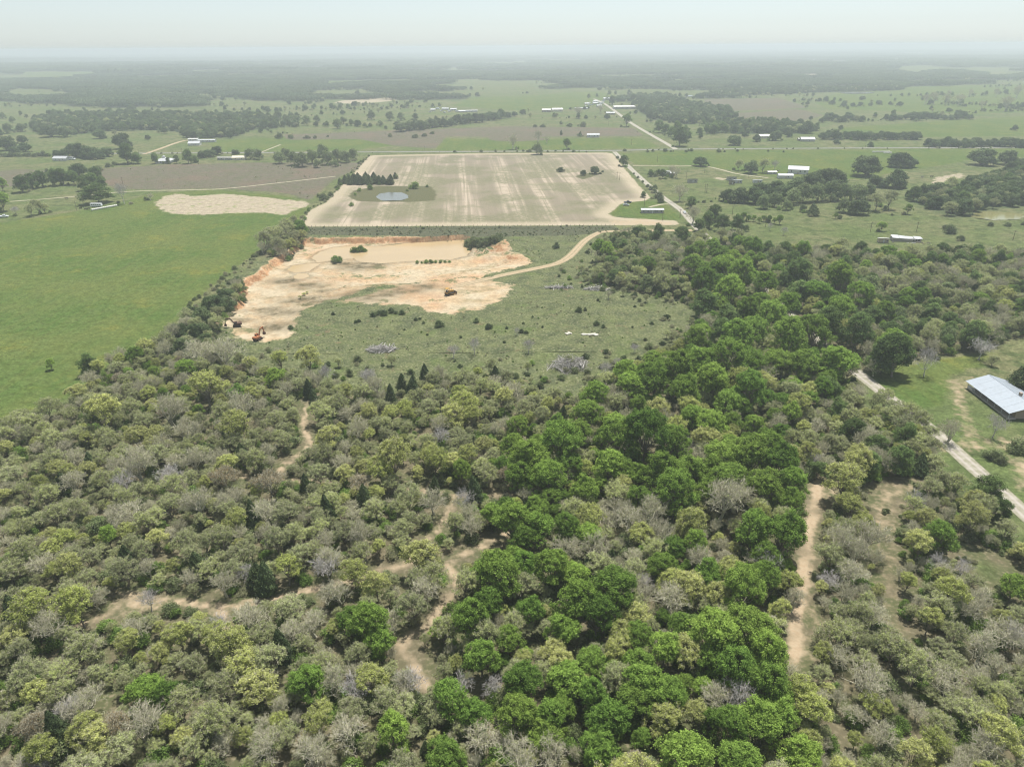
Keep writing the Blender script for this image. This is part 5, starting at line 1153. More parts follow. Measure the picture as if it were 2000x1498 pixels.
# --- farmhouse with the long pale blue tin roof
p0 = G1(1888, 758); p1 = G1(1968, 819); d = p1 - p0; Lh = float(np.hypot(d[0], d[1])); rz = math.atan2(d[1], d[0])
nx, ny = -math.sin(rz), math.cos(rz)             # away from the camera
if nx < 0: nx, ny = -nx, -ny
HW = 15.0; hc = (p0 + p1) / 2 + np.array((nx, ny, 0)) * HW / 2
o = empty('farmhouse', (hc[0], hc[1], 0), rz); a, b = Lh / 2, HW / 2; hh, rise = 2.9, 2.4; pb = b - 2.6
m = MB(); m.add([(-a + .8, -pb, 0), (a - .4, -pb, 0), (a - .4, b, 0), (-a + .8, b, 0), (-a + .8, -pb, hh), (a - .4, -pb, hh), (a - .4, b, hh), (-a + .8, b, hh), (-a + .8, 0, hh + rise - .2), (a - .4, 0, hh + rise - .2)], [(0, 1, 5, 4), (1, 2, 6, 9, 5), (2, 3, 7, 6), (3, 0, 4, 8, 7), (4, 5, 9, 8), (6, 7, 8, 9)]); m.build('wall', M['brick'], o)
MB().box(-a + .2, a + .2, -b, -pb + .02, 0, .38).build('porch_floor', M['concrete'], o)
roof = None
npan = 12; rl = (Lh + 1.6) / npan; ze = hh - .25
for sgn in (-1, 1):
    for i in range(npan):
        x0 = -a - .8 + i * rl + .015; x1 = x0 + rl - .03; y0 = sgn * (b + .7); zz = ze
        v = [(x0, y0, zz), (x1, y0, zz), (x1, sgn * .02, hh + rise), (x0, sgn * .02, hh + rise)]; v += [(x, y, z + .06 + .02 * (i % 2)) for x, y, z in v]
        pn = MB().add(v, [(0, 1, 2, 3), (7, 6, 5, 4), (0, 4, 5, 1), (1, 5, 6, 2), (2, 6, 7, 3), (3, 7, 4, 0)]).build('roof_panel', M['tin'], o)
MB().box(-a - .8, a + .8, -.16, .16, hh + rise + .03, hh + rise + .14).build('ridge_cap', M['tin'], o)
MB().box(a * .32, a * .32 + 1.0, .1, .9, hh + rise * .6, hh + rise + 1.2).build('chimney', M['brick'], o)
for i in range(7):
    x = -a + .3 + i * (Lh - .4) / 6; MB().box(x - .07, x + .07, -b + .05, -b + .19, .38, hh - .3).build('porch_post', M['white'], o)
for x in (-a * .6, -a * .15, a * .3, a * .72):
    w = MB().box(x - .7, x + .7, -pb - .05, -pb + .01, 1.0, 2.2).build('window', M['white'], o); MB().box(x - .6, x + .6, -pb - .08, -pb - .05, 1.1, 2.1).build('pane', M['glass'], w)
dr = MB().box(-.2, .8, -pb - .06, -pb + .01, .38, 2.4).build('door', M['wood'], o); MB().box(.62, .7, -pb - .1, -pb - .06, 1.3, 1.4).build('handle', M['steel'], dr)
MB().box(-a + .2, -a + 3.2, -b - .03, -b + .9, .38, 1.15).build('freezer', M['white'], o)
tag(o, 'long brick farmhouse with pale blue tin roof and porch beside the yard', 'house')
# --- others
def face(px, py, px2, py2):
    a_ = G1(px, py); b_ = G1(px2, py2); return math.atan2(b_[1] - a_[1], b_[0] - a_[0]), float(np.hypot(*(b_ - a_)[:2])), (a_ + b_) / 2
rz, L_, c = face(1253, 417, 1296, 417)
house('mobile_home', c + (0, 2.4, 0), L_, 4.8, 2.7, .7, rz, M['siding'], M['white_roof'], 'grey mobile home with white roof on the lawn by the gravel road', 'mobile home', 5)
rz, L_, c = face(425, 313, 453, 313); house('mobile_home', c + (0, 2, 0), L_, 4.5, 2.8, .5, rz, M['siding'], M['siding'], 'long grey mobile home behind trees at the fallow field', 'mobile home', 5)
rz, L_, c = face(1147, 269, 1171, 269); house('metal_shed', c + (0, 5, 0), L_, 10, 3.6, 1.3, rz, M['white'], M['white_roof'], 'long white metal shed on the brown field', 'shed', 3)
house('metal_shed', G1(1196, 196), 44, 14, 4, 2, 0, M['siding'], M['white_roof'], 'western of two end-to-end barns at the settlement', 'barn', 4); house('metal_shed', G1(1219, 195.5), 44, 14, 4, 2, 0, M['siding'], M['old_tin'], 'eastern of two end-to-end barns at the settlement', 'barn', 4)
house('metal_shed', G1(1219, 213), 46, 14, 4.5, 2, .05, M['siding'], M['old_tin'], 'dull long barn beside the branch road', 'barn', 4)
rz, L_, c = face(1543, 340, 1582, 341); house('barn', c + (0, 6, 0), L_, 13, 4.5, 2.6, rz - .15, M['white'], M['white_roof'], 'big white-roofed barn behind the dark oak clump', 'barn', 3)
house('metal_shed', G1(1533, 348), 14, 8, 3.0, 1.2, -.1, M['white'], M['white_roof'], 'small white-roofed shed next to the big barn', 'shed', 1)
house('metal_shed', G1(1507, 340), 9, 5, 2.2, .8, 0, M['siding'], M['old_tin'], 'low grey shed below the leafless tree', 'shed', 1)
house('metal_shed', G1(1352, 356.5), 8.5, 5, 2.6, .9, .05, M['siding'], M['white_roof'], 'grey shed with white roof alone on the pasture', 'shed', 2, shed=True)
house('metal_shed', G1(1428.5, 352), 8.5, 5.5, 2.6, .9, -.05, M['siding'], M['white_roof'], 'grey shed next to the sandy ring', 'shed', 2, shed=True)
house('metal_shed', G1(1429, 360), 4.6, 4, 2.8, .7, 0, M['wood'], M['old_tin'], 'small dark box shed in front of the sandy ring', 'shed', 1, shed=True)
house('metal_shed', G1(1440, 357), 7.5, 5, 2.2, .6, 0, M['white'], M['white_roof'], 'white shed half hidden by the dark oak clump', 'shed', 1, shed=True)
house('metal_shed', G1(1479, 357), 8, 5, 2.2, .6, 0, M['white'], M['white_roof'], 'white shed peeping out behind the oak clump', 'shed', 1, shed=True)
house('cottage', G1(1305, 343), 11, 8, 2.7, 1.8, .1, M['wood'], M['white_roof'], 'small brown cottage tucked among leafless trees', 'cottage', 2, chimney=True)
house('metal_shed', G1(468, 312), 15, 9, 2.8, 1.6, .1, M['cream'], M['cream'], 'cream shed at the end of the long grey mobile home', 'shed', 2)
house('mobile_home', G1(405, 278), 24, 6, 3, .8, 0, M['white'], M['white_roof'], 'white mobile home at the end of the red drive', 'mobile home', 5)
house('metal_shed', G1(381, 284), 15, 11, 3, 2.4, .1, M['white'], M['white_roof'], 'white open shed halfway along the red drive', 'shed', 1)
house('metal_shed', G1(379, 275.5), 14, 7, 2.6, 1, 0, M['white'], M['old_tin'], 'low tin shed at the top of the red drive', 'shed', 2)
house('cottage', G1(1492, 270), 15, 9, 3, 2, 0, M['cream'], M['old_tin'], 'cream cottage half hidden north of the cross road', 'cottage', 2); house('cottage', G1(1576, 276), 18, 11, 3, 2.2, -.1, M['siding'], M['white_roof'], 'grey farmhouse with white roof north of the cross road', 'cottage', 3, chimney=True)
house('metal_shed', G1(1564, 275), 8, 6, 2.4, 1, 0, M['wood'], M['old_tin'], 'dark shed beside the grey farmhouse', 'shed', 1)
house('metal_shed', G1(1067, 219), 17, 12, 4, 2, 0, M['wood'], M['old_tin'], 'brown barn alone between tree row and settlement', 'barn', 1); house('metal_shed', G1(1088, 218), 22, 12, 4, 2.4, .1, M['cream'], M['old_tin'], 'cream barn among bushes below the far meadow', 'barn', 2)
house('metal_shed', G1(1192, 224), 16, 9, 3, 1.6, 0, M['wood'], M['white_roof'], 'small house in the weeds by the branch road', 'house', 2)
for (x, y, L_, W2, lb, wm) in ((1098, 133, 90, 50, 'white hall standing out of the hazy woodland', 'white'), (889, 117, 130, 60, 'large white shed near the horizon', 'white'), (1597, 121, 60, 40, 'white roof in the hazy woods on the right', 'white'), (1740, 120, 190, 60, 'long pale building near the horizon', 'white')):
    p = G1(x, y); house('metal_shed', p, L_, W2, 9, 5, 0, M[wm], M['white_roof'], lb, 'shed', 3)
# pyramid-roofed pavilion
p = on_ground(322, 318); o = empty('pavilion', (p[0], p[1], 0), .05); s = 9.5
MB().box(-s * .8, s * .8, -s * .8, s * .8, 0, 3.0).build('wall', M['white'], o)
r = MB().add([(-s, -s, 2.9), (s, -s, 2.9), (s, s, 2.9), (-s, s, 2.9), (-1.6, -1.6, 5.6), (1.6, -1.6, 5.6), (1.6, 1.6, 5.6), (-1.6, 1.6, 5.6)], [(3, 2, 1, 0), (0, 1, 5, 4), (1, 2, 6, 5), (2, 3, 7, 6), (3, 0, 4, 7), (4, 5, 6, 7)]).build('roof', M['white_roof'], o)
MB().box(-1.3, 1.3, -1.3, 1.3, 5.6, 6.8).add([(-1.7, -1.7, 6.82), (1.7, -1.7, 6.82), (1.7, 1.7, 6.82), (-1.7, 1.7, 6.82), (0, 0, 8.2)], [(3, 2, 1, 0), (0, 1, 4), (1, 2, 4), (2, 3, 4), (3, 0, 4)]).build('cupola', M['white_roof'], r)
for x in (-5, -1.7, 1.7, 5): w = MB().box(x - .7, x + .7, -s * .8 - .06, -s * .8 + .01, 1, 2.2).build('window', M['siding'], o); MB().box(x - .6, x + .6, -s * .8 - .09, -s * .8 - .06, 1.1, 2.1).build('pane', M['glass'], w)
tag(o, 'white pyramid-roofed pavilion with cupola beside the cross road', 'pavilion')
# ruined house: sagging roof sheets over broken walls
p = on_ground(1768, 470); o = empty('ruined_house', (p[0], p[1], 0), -.16)
m = MB(); m.box(-9, 9, -3.4, -3.1, 0, 2.2).box(-9, -8.7, -3.1, 3.2, 0, 2.4).box(8.7, 9, -3.1, 3.2, 0, 1.9).box(-9, 3, 3.2, 3.5, 0, 2.2); m.build('wall', M['concrete'], o)
for i, (x0, x1, za, zb, zc, zd) in enumerate(((-9.6, -5.1, 2.5, 2.2, 3.4, 3.3), (-5, -.4, 2.3, 2.0, 3.2, 2.7), (-.3, 4.4, 2.0, 1.6, 2.6, 2.4), (4.5, 9.4, 1.9, 2.3, 2.8, 2.5))):
    v = [(x0, -4, za), (x1, -4, zb), (x1, 1.2, zd), (x0, 1.2, zc)]; v += [(x, y, z + .09) for x, y, z in v]
    MB().add(v, [(3, 2, 1, 0), (4, 5, 6, 7), (0, 1, 5, 4), (1, 2, 6, 5), (2, 3, 7, 6), (3, 0, 4, 7)]).build('roof_sheet', M['white_roof'], o)
for x in (3.6, 5.2, 6.8): MB().box(x, x + 1.0, -3.44, -3.39, .6, 1.7).build('window', M['dark'], o)
for i in range(9): 
    x, y = rng.uniform(-12, 12), rng.uniform(-8, -4.5); MB().box(x, x + rng.uniform(1, 2.6), y, y + rng.uniform(.1, .5), .02, rng.uniform(.1, .5)).build('debris_board', M['white'] if i % 2 else M['wood'], o)
tag(o, 'collapsed grey house with white roof sheets at the wood edge', 'ruin')
house('metal_shed', on_ground(1724, 473), 6.0, 4.4, 2.2, .8, -.2, M['tan'], M['white'], 'tiny white-roofed shed beside the collapsed house', 'shed', 1, shed=True)
# ---------------------------------------------------------------- vehicles
def car(name, px, py, rz, mat, label, kind='car', group=None, s=1.0):
    p = on_ground(px, py); o = empty(name, (p[0], p[1], p[2] + .05), rz, s)
    L2, w = {'car': (2.2, .88), 'pickup': (2.75, .95), 'van': (2.8, 1.0)}[kind]
    body = {'car': [(-2.2, .35), (2.2, .35), (2.2, .75), (1.2, .95), (-1.7, 1.0), (-2.2, .9)], 'pickup': [(-2.75, .45), (2.75, .45), (2.75, .95), (1.3, 1.1), (.9, 1.12), (-.5, 1.12), (-2.75, 1.12)], 'van': [(-2.8, .4), (2.8, .4), (2.8, 1.0), (2.2, 1.15), (-2.8, 1.2)]}[kind]
    cab = {'car': [(-1.7, 1.0), (1.1, .95), (.45, 1.48), (-1.1, 1.5)], 'pickup': [(-.5, 1.12), (1.3, 1.1), (.75, 1.75), (-.4, 1.78)], 'van': [(-2.8, 1.2), (2.2, 1.15), (1.5, 2.05), (-2.75, 2.1)]}[kind]
    MB().prism(body, -w, w).build('body', mat, o)
    c = MB().prism(cab, -w * .88, w * .88).build('cabin', mat, o)
    zs = [z for x, z in cab]; zc = (min(zs) + max(zs)) / 2; xs = [x for x, z in cab]
    for sy in (-1, 1): MB().box(min(xs) + .55, max(xs) - .75, sy * w * .88 - .02, sy * w * .88 + .02, zc - .15, max(zs) - .1).build('side_window', M['glass'], c)
    (x0, z0), (x1, z1) = cab[1], cab[2]; MB().add([(x0 - .05, -w * .8, z0 + .08), (x0 - .05, w * .8, z0 + .08), (x1 + .08, w * .75, z1 - .05), (x1 + .08, -w * .75, z1 - .05)], [(0, 1, 2, 3)]).build('windscreen', M['glass'], c)
    for x in (-L2 * .62, L2 * .62):
        for sy in (-1, 1):
            wh = MB().tube((x, sy * w - .12, .33), (x, sy * w + .08, .33), .34, n=14).build('wheel', M['rubber'], o); MB().tube((x, sy * (w + .05), .33), (x, sy * (w + .11), .33), .18, n=10).build('rim', M['steel'], wh)
    for sy in (-.6, .6): MB().box(L2 - .03, L2 + .03, sy * w - .15, sy * w + .15, .62, .78).build('headlight', M['white'], o)
    return tag(o, label, {'car': 'car', 'pickup': 'pickup', 'van': 'van'}[kind], group)
d_ = RL['gravel_road'][1]; rr_ = math.atan2(*( (G1(1330, 411) - G1(1356, 440))[[1, 0]]))
car('pickup_truck', 1337, 417, rr_, M['car_white'], 'white pickup driving on the gravel road', 'pickup')
car('parked_car', 1223, 402, -.2, M['car_silver'], 'silver car parked on the mobile home lawn', 'car', s=1.15)
car('pickup_truck', 1226, 397, .15, M['car_dark'], 'dark pickup parked behind the silver car', 'pickup', s=1.15)
car('pickup_truck', 8, 425, .25, M['car_white'], 'white pickup parked by the leaning bare tree', 'pickup', s=1.25)
car('parked_van', 140, 313, 0, M['car_white'], 'white van at the junk-strewn homestead', 'van', s=1.6)
house('metal_shed', on_ground(121, 313.5), 17, 9, 2.8, 2.0, -.1, M['white'], M['white_roof'], 'white-roofed shed at the junk-strewn homestead', 'shed', 2)
# settlement clutter
g2 = np.random.default_rng(44)
for i, (x, y, k) in enumerate(((846, 217, 0), (855, 214, 1), (862, 218, 2), (870, 215, 0), (878, 219, 1), (886, 216, 0), (868, 221, 2), (893, 219, 1), (902, 220, 0), (920, 219, 3), (840, 220, 2), (1146, 205, 0), (1151, 207, 1), (1156, 206, 2), (1162, 204, 0), (1168, 203, 3), (1173, 205, 1), (1144, 209, 2), (1170, 209, 0), (1135, 214, 3), (1152, 202, 2), (1163, 200, 0), (1178, 199, 1))):
    yard = 'farmyard beyond the slanting tree row' if x < 1000 else 'settlement on the branch road'
    if k == 0: house('metal_shed', G1(x, y), g2.uniform(9, 15), g2.uniform(6, 9), 2.8, 1.4, g2.uniform(-.4, .4), M[random.choice(['white', 'cream', 'siding'])], M['white_roof'], 'small white-roofed shed in the ' + yard, 'shed', 1, group='white-roofed sheds in the ' + yard)
    elif k == 3: house('mobile_home', G1(x, y), 26, 6, 2.8, .7, g2.uniform(-.15, .15), M['white'], M['white_roof'], {920: 'white mobile home at the end of the farmyard beyond the slanting row', 1168: 'white mobile home in the middle of the settlement', 1135: 'white mobile home below the settlement beside the leafless tree'}[x], 'mobile home', 4)
    elif k == 1: car('parked_van', x, y, g2.uniform(0, 6), M['car_white'], 'white van parked in the ' + yard, 'van', 'white vans in the ' + yard, 1.5)
    else: car('parked_car', x, y, g2.uniform(0, 6), M[random.choice(['car_silver', 'car_silver'])], 'silver car parked in the ' + yard, 'car', 'silver cars in the ' + yard, 1.5)
# camper with windows and the row of wrapped bales
p = on_ground(189, 404.5); o = empty('camper_trailer', (p[0], p[1], 0), -.02); L2 = 22 * mpp(189, 404) / 2
MB().prism([(-L2, .6), (L2 * .96, .6), (L2, 1.2), (L2 * .94, 3.0), (-L2 * .97, 3.1), (-L2, 2.6)], -1.2, 1.2).build('body', M['car_white'], o)
for i in range(5): MB().box(-L2 * .8 + i * L2 * .36, -L2 * .8 + i * L2 * .36 + L2 * .26, -1.24, -1.19, 1.7, 2.5).build('window', M['glass'], o)
for x in (-L2 * .55, L2 * .5):
    for sy in (-1, 1): wh = MB().tube((x, sy * 1.1, .45), (x, sy * 1.25, .45), .45, n=14).build('wheel', M['rubber'], o); MB().tube((x, sy * 1.24, .45), (x, sy * 1.28, .45), .2, n=10).build('rim', M['steel'], wh)
MB().box(-L2 * .3, L2 * .1, -.5, .5, 3.08, 3.3).build('roof_vent', M['white'], o)
tag(o, 'white camper with dark windows parked under the broad leafy tree', 'camper')
a_ = on_ground(179, 412); b_ = on_ground(229, 403); Lr = float(np.hypot(*(b_ - a_)[:2])); nb = int(Lr / 1.55); dv = (b_ - a_) / nb; rz = math.atan2(dv[1], dv[0])
bm = MB()
prof = [(-.74, .70), (-.70, .78), (.70, .78), (.74, .70)]
rings = []
for (x, r) in prof: rings.append([(x, r * math.cos(2 * math.pi * k / 16), .76 + r * math.sin(2 * math.pi * k / 16)) for k in range(16)])
v = [q for r in rings for q in r]; f = [(16 * i + k, 16 * i + (k + 1) % 16, 16 * i + 16 + (k + 1) % 16, 16 * i + 16 + k) for i in range(3) for k in range(16)] + [tuple(range(15, -1, -1)), tuple(range(48, 64))]
bale_me = mesh('round_bale', v, f, M['net'])
for i in range(nb):
    p = a_ + dv * (i + .5); o = link(bpy.data.objects.new('round_bale', bale_me)); o.location = (p[0], p[1] + random.uniform(-.1, .1), 0); o.rotation_euler = (random.uniform(0, 3), 0, rz + random.uniform(-.03, .03)); o.rotation_euler[0] = 0
    tag(o, 'pale wrapped round bale lined up end to end in the pasture', 'bale', 'wrapped bales lined up in the pasture')
# flatbed stacks in the north meadow
for (x, y, lb) in ((1722, 298, 'long pale stack of bales beside the meadow oak'), (1735, 300, 'short pale stack of bales below the long stack')):
    p = on_ground(x, y); o = empty('bale_stack', (p[0], p[1], 0), .03); w = 13 if x < 1730 else 6
    for i in range(w):
        q = link(bpy.data.objects.new('bale', bale_me), o); q.location = ((i - w / 2) * 1.7, 0, 0)
    tag(o, lb, 'bale stack')
# ---------------------------------------------------------------- utility poles
def pole(px, py, hpx, label, group):
    p = on_ground(px, py); h = max(7.0, min(14.0, hpx * PX(p)[2] / F_)); o = empty('utility_pole', (p[0], p[1], p[2] - .2), random.uniform(-.3, .3))
    MB().tube((0, 0, 0), (0, 0, h), .17, .11, 8).build('pole', M['pole'], o); MB().box(-1.1, 1.1, -.06, .06, h - .9, h - .75).build('crossarm', M['pole'], o)
    for x in (-.95, 0, .95): MB().tube((x, 0, h - .75), (x, 0, h - .5), .05, n=6).build('insulator', M['white'], o)
    return tag(o, label, 'utility pole', group)
for (x, y, h) in ((1210, 352, 15), (1205, 350, 14)): pole(x, y, h, 'wooden utility pole standing in the stubble field', 'utility poles in the stubble field')
for (x, y, h) in ((1258, 405, 22),): pole(x, y, h, 'utility pole rising behind the mobile home', None)
for (x, y, h) in ((1328, 426, 18), (1294, 431, 12)): pole(x, y, h, 'utility pole at the edge of the mobile home lawn', 'utility poles at the lawn')
for (x, y, h) in ((1340, 351, 14), (1380, 377, 18), (1377, 375, 16), (1284, 317, 16), (1462, 348, 10), (1376, 338, 10)): pole(x, y, h, 'utility pole on the pasture east of the gravel road', 'utility poles on the pasture east of the gravel road')
for (x, y, h) in ((1430, 420, 14), (1495, 443, 14), (1700, 452, 14), (1790, 452, 16), (1978, 470, 12)): pole(x, y, h, 'utility pole on the lower pasture by the ruined house', 'utility poles on the lower pasture')
for (x, y, h) in ((150, 411, 18), (272, 304, 12), (357, 304, 14), (240, 360, 10)): pole(x, y, h, 'utility pole near the farm track on the left farmland', 'utility poles on the left farmland')
for (x, y, h) in ((1233, 284, 12), (1690, 288, 10), (830, 296, 8), (1188, 247, 9)): pole(x, y, h, 'utility pole along the cross road', 'utility poles along the cross road')
# ---------------------------------------------------------------- machines in the pit
def tracks(o, L, gauge, w, h, mat):
    for sy in (-1, 1):
        pr = [(-L / 2, h * .5), (-L / 2 + h * .35, 0), (L / 2 - h * .35, 0), (L / 2, h * .5), (L / 2 - h * .3, h), (-L / 2 + h * .3, h)]
        t = MB().prism(pr, sy * gauge / 2 - w / 2, sy * gauge / 2 + w / 2).build('track', M['rubber'], o)
        for x in np.linspace(-L / 2 + h * .5, L / 2 - h * .5, 4): MB().tube((x, sy * gauge / 2 - w / 2 - .04, h * .45), (x, sy * gauge / 2 + w / 2 + .04, h * .45), h * .28, n=10).build('roller', M['rust_dark'], t)
def arm(o, pts, w, mat, name):
    m = MB()
    for (a, b) in zip(pts[:-1], pts[1:]):
        d = Vector((b[0] - a[0], 0, b[1] - a[1])).normalized(); n = Vector((-d.z, 0, d.x)) * .28
        m.prism([(a[0] - n.x, a[1] - n.z), (b[0] - n.x * .8, b[1] - n.z * .8), (b[0] + n.x * .8, b[1] + n.z * .8), (a[0] + n.x, a[1] + n.z)], -w, w)
    return m.build(name, mat, o)
def excavator(px, py, rz, mat, label, s=1.0):
    p = on_ground(px, py); o = empty('excavator', (p[0], p[1], p[2]), rz, s); tracks(o, 3.9, 2.3, .6, .95, mat)
    MB().tube((0, 0, .85), (0, 0, 1.15), .8, n=16).build('turntable', M['rust_dark'], o)
    MB().prism([(-2.5, 1.15), (1.3, 1.15), (1.3, 1.5), (.4, 2.0), (-2.2, 2.15), (-2.5, 1.8)], -1.3, 1.3).build('engine_housing', mat, o)
    c = MB().prism([(-.4, 1.5), (1.35, 1.5), (1.2, 2.95), (-.35, 3.05)], .35, 1.3).build('cab', mat, o)
    MB().box(1.26, 1.33, .45, 1.2, 1.8, 2.8).build('windscreen', M['glass'], c); MB().box(-.2, 1.0, 1.3, 1.33, 2.0, 2.8).build('side_window', M['glass'], c)
    arm(o, [(.9, 1.6), (2.6, 4.6), (4.6, 5.0)], .22, mat, 'boom'); st = arm(o, [(4.6, 5.1), (5.3, 2.2)], .18, mat, 'stick')
    MB().prism([(5.0, 2.3), (5.6, 2.2), (5.9, 1.2), (5.0, .8), (4.5, 1.4)], -.55, .55).build('bucket', M['rust_dark'], st)
    MB().tube((1.6, 0, 1.5), (2.9, 0, 4.3), .09, n=8).build('hydraulic_cylinder', M['steel'], o); MB().tube((-1.8, -.7, 2.1), (-1.8, -.7, 2.9), .08, n=8).build('exhaust', M['rust_dark'], o)
    return tag(o, label, 'excavator')
def dozer(px, py, rz, mat, label, s=1.0):
    p = on_ground(px, py); o = empty('bulldozer', (p[0], p[1], p[2]), rz, s); tracks(o, 3.6, 2.1, .55, 1.1, mat)
    MB().prism([(-.3, .9), (2.0, .9), (2.0, 1.9), (-.3, 2.05)], -.6, .6).build('engine_hood', mat, o); MB().box(-1.9, -.3, -.95, .95, .9, 1.5).build('deck', mat, o)
    for x in (-1.7, -.3):
        for sy in (-.85, .85): MB().tube((x, sy, 1.5), (x, sy, 3.0), .06, n=6).build('canopy_post', M['rust_dark'], o)
    MB().box(-1.9, -.1, -1.0, 1.0, 3.0, 3.1).build('canopy', mat, o); MB().prism([(-1.5, 1.5), (-.8, 1.5), (-.8, 1.75), (-1.3, 1.8), (-1.4, 2.4), (-1.55, 2.4)], -.35, .35).build('seat', M['rubber'], o)
    MB().prism([(2.7, .15), (2.85, .15), (2.65, .7), (2.8, 1.35), (2.65, 1.35), (2.5, .7)], -1.7, 1.7).build('blade', M['rust_dark'], o)
    for sy in (-1.35, 1.35): MB().box(-.5, 2.6, sy - .08, sy + .08, .45, .65).build('push_arm', mat, o)
    MB().tube((1.2, .2, 1.95), (1.2, .2, 2.9), .07, n=8).build('exhaust', M['rust_dark'], o)
    return tag(o, label, 'bulldozer')
excavator(463, 638, math.radians(200), M['rust_dark'], 'dark rusted excavator with folded boom on the pit floor', .95)
excavator(504, 664, math.radians(72), M['rust'], 'orange excavator reaching away at the mouth of the clay pit', .95)
dozer(878, 576, math.radians(40), M['yellow_rust'], 'rusty yellow bulldozer on the weedy patch beside the dirt road', 1.25)
# ---------------------------------------------------------------- brush piles, debris, cattle, fence
def brush_pile(px, py, wpx, hpx, label, ry=.85, n=800):
    p = on_ground(px, py); k = PX(p)[2] / F_; R_ = wpx * k / 2; Ry = R_ * ry; hh = hpx * k; o = empty('brush_pile', (p[0], p[1], p[2]), 0)
    g = np.random.default_rng(int(px)); r = g.uniform(0, 1, n) ** .62; a = g.uniform(0, 6.28, n); r = r * (.65 + .5 * np.abs(np.sin(a * 2.5 + px)) * g.uniform(.5, 1.1, n)); st = np.stack([r * np.cos(a) * R_, r * np.sin(a) * Ry, g.uniform(0, 1, n) * hh * np.clip(1 - r ** 2, .06, 1) * (.5 + .5 * np.sin(a * 3 + px) ** 2) + .1], 1)
    d = unit(np.stack([g.normal(size=n), g.normal(size=n), g.normal(0, .35, n)], 1)); ln = g.uniform(.8, 4.2, n)[:, None]; v, f = slivers(st - d * ln / 2, st + d * ln / 2, .06)
    b_ = link(bpy.data.objects.new('branches', mesh('branches', v, f, M['dead'])), o); b_['kind'] = 'stuff'
    for i in range(34):
        q = st[i * 7]; q = Vector((q[0], q[1], q[2] + .2)); dd = Vector(d[i * 7]) * g.uniform(1.5, 3.2); t = MB().tube(q - dd, q + dd, .17, .09, 6); t.build('log', M['dead'], o)
    return tag(o, label, 'brush pile')
brush_pile(1112, 716, 84, 24, 'big heap of bleached grey branches at the edge of the clearing')
brush_pile(745, 684, 64, 10, 'low heap of grey branches in the middle of the clearing', .45, 600)
brush_pile(1090, 563, 60, 5, 'long windrow of dark dead branches across the clearing', .16, 380)
brush_pile(1165, 566, 50, 5, 'second windrow of dead branches beside the long one', .2, 300)
brush_pile(1280, 565, 60, 3, 'flattened litter of grey branches near the wooded edge', .22, 300)
def sheet(px, py, L, Wd, rz, label, mat):
    p = on_ground(px, py); g = np.random.default_rng(int(px)); nx, ny = 14, 6; v = []
    for j in range(ny):
        for i in range(nx):
            e = 1 - .5 * abs(j / (ny - 1) - .5) * (.3 + noise2(i * .7, j * .9, 3)); v.append(((i / (nx - 1) - .5) * L * e, (j / (ny - 1) - .5) * Wd * (.55 + .6 * noise2(i * .45, 0, 9)), .05 + .55 * float(noise2(i * .8, j * .8, 6))))
    f = [(j * nx + i, j * nx + i + 1, (j + 1) * nx + i + 1, (j + 1) * nx + i) for j in range(ny - 1) for i in range(nx - 1)]
    o = link(bpy.data.objects.new('crumpled_sheet', mesh('crumpled_sheet', v, f, mat, True))); o.location = (p[0], p[1], p[2] + .02); o.rotation_euler = (0, 0, rz)
    md = o.modifiers.new('thickness', 'SOLIDIFY'); md.thickness = .03
    return tag(o, label, 'sheet')
M['tarp'] = worn('pale_tarp', (.46, .43, .36), (.36, .33, .27), 1.5)
sheet(1152, 654, 8.5, 2.6, -.1, 'long crumpled pale sheet lying in the clearing', M['tarp']); sheet(1110, 652, 3.2, 2.8, .4, 'small scrap of pale sheet beside the long crumpled sheet', M['tarp'])
# cattle: skinned skeleton, one body mesh
def cow_mesh():
    V = [(-.75, 0, 1.1, .34), (0, 0, 1.08, .38), (.65, 0, 1.12, .34), (1.0, 0, 1.3, .2), (1.3, 0, 1.42, .15), (1.62, 0, 1.25, .09)]; Ed = [(0, 1), (1, 2), (2, 3), (3, 4), (4, 5)]
    for (root, x) in ((0, -.75), (2, .65)):
        for sy in (-1, 1):
            i = len(V); hind = x < 0
            V += [(x, sy * .24, .85, .17), (x + (.08 if hind else .0), sy * .25, .58, .11), (x - (.1 if hind else .0), sy * .25, .36, .075), (x - (.03 if hind else 0), sy * .25, .04, .07)]; Ed += [(root, i), (i, i + 1), (i + 1, i + 2), (i + 2, i + 3)]
    i = len(V); V += [(-1.08, 0, 1.25, .05), (-1.16, 0, .7, .03)]; Ed += [(0, i), (i, i + 1)]
    i = len(V); V += [(1.28, .22, 1.5, .05), (1.28, -.22, 1.5, .05)]; Ed += [(4, i), (4, i + 1)]
    me = bpy.data.meshes.new('cow'); me.from_pydata([v[:3] for v in V], Ed, []); me.update(); o = bpy.data.objects.new('cow', me); sk = o.modifiers.new('skin', 'SKIN')
    if not me.skin_vertices: me.attributes  # created with the modifier below
    return o, V
cow0, CV = cow_mesh(); link(cow0)
bpy.context.view_layer.objects.active = cow0; cow0.select_set(True)
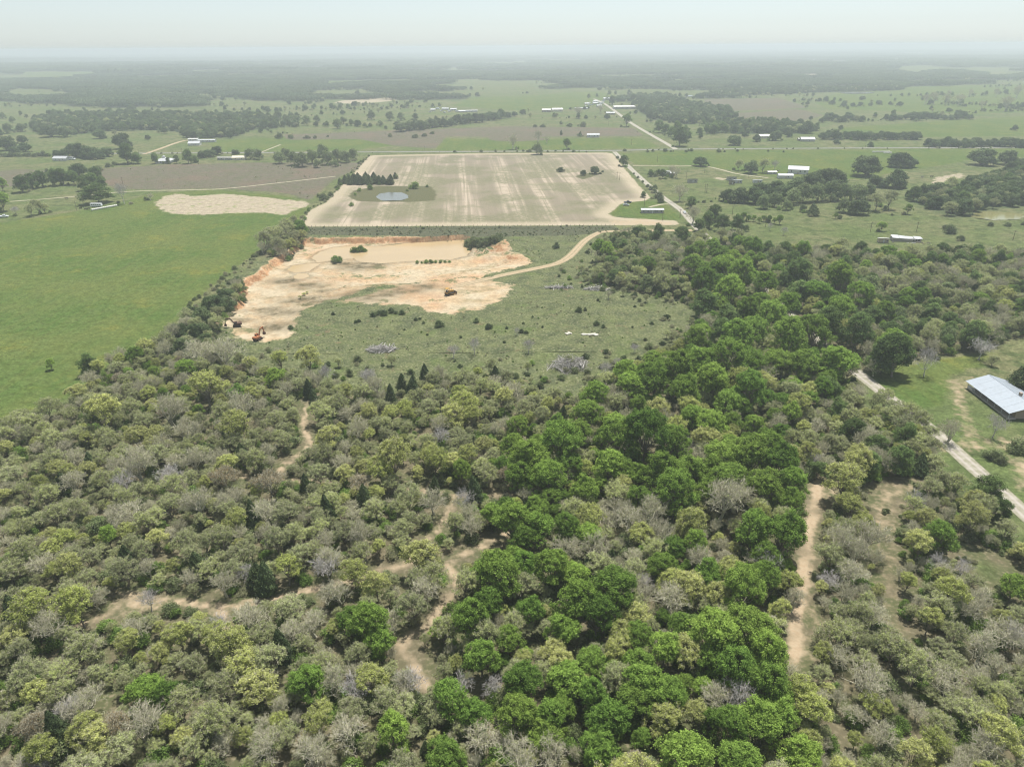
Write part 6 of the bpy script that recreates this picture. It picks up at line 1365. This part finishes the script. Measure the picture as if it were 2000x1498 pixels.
try:
    if not cow0.data.skin_vertices: bpy.ops.mesh.customdata_skin_add()
    for sv, v in zip(cow0.data.skin_vertices[0].data, CV): sv.radius = (v[3], v[3])
    cow0.data.skin_vertices[0].data[0].use_root = True
except Exception as ex: print('skin', ex)
cow0.modifiers.new('smooth', 'SUBSURF').levels = 1; cow0.modifiers['smooth'].render_levels = 1
dg = bpy.context.evaluated_depsgraph_get(); cme = bpy.data.meshes.new_from_object(cow0.evaluated_get(dg)); bpy.data.objects.remove(cow0); cme.materials.clear(); cme.materials.append(M['cow'])
for i, (x, y) in enumerate(((158, 408.5), (167.5, 410.5), (173, 410), (131, 390), (1819, 347))):
    p = on_ground(x, y); o = link(bpy.data.objects.new('cow', cme)); o.location = (p[0], p[1], p[2]); o.rotation_euler = (0, 0, random.uniform(-.5, .5) + (3.14 if i % 2 else 0)); o.scale = (1.15,) * 3
    tag(o, ('black cow standing near the white camper' if i < 3 else 'black cow beside the pale farm track' if i == 3 else 'lone black cow on the meadow below the dome oaks'), 'cow', 'black cattle near the camper' if i < 3 else None)
# fence along the south side of the stubble field
a_ = G1(600, 443.6); b_ = G1(1200, 441.6); n = 70; fo = empty('field_fence', tuple(a_), 0); post_me = MB().box(-.09, .09, -.09, .09, 0, 1.45); pm = mesh('post', post_me.v, post_me.f, M['pole'])
for i in range(n + 1):
    q = (b_ - a_) * i / n; o = link(bpy.data.objects.new('post', pm), fo); o.location = (q[0], q[1], -.05); o.rotation_euler = (random.uniform(-.05, .05), random.uniform(-.05, .05), 0)
q = b_ - a_
for z in (.5, .85, 1.2): MB().tube((0, 0, z), (q[0], q[1], z), .012, n=4).build('wire', M['steel'], fo)
tag(fo, 'wire fence on wooden posts along the south edge of the stubble field', 'fence')
# ------------------------------------------------------------------ haze: one closed box of even, pale air
t = NT('haze_air'); pv = t.n('ShaderNodeVolumePrincipled'); pv.inputs['Color'].default_value = (.73, .79, .83, 1); pv.inputs['Density'].default_value = 2.35e-4; pv.inputs['Anisotropy'].default_value = .25
t.l(pv.outputs[0], t.out.inputs['Volume'])
hz = MB().box(-62000, 62000, -62000, 62000, -40, 126).build('haze', t.m); hz['kind'] = 'stuff'; tag(hz, 'pale haze lying over the farmland to the horizon', 'haze')
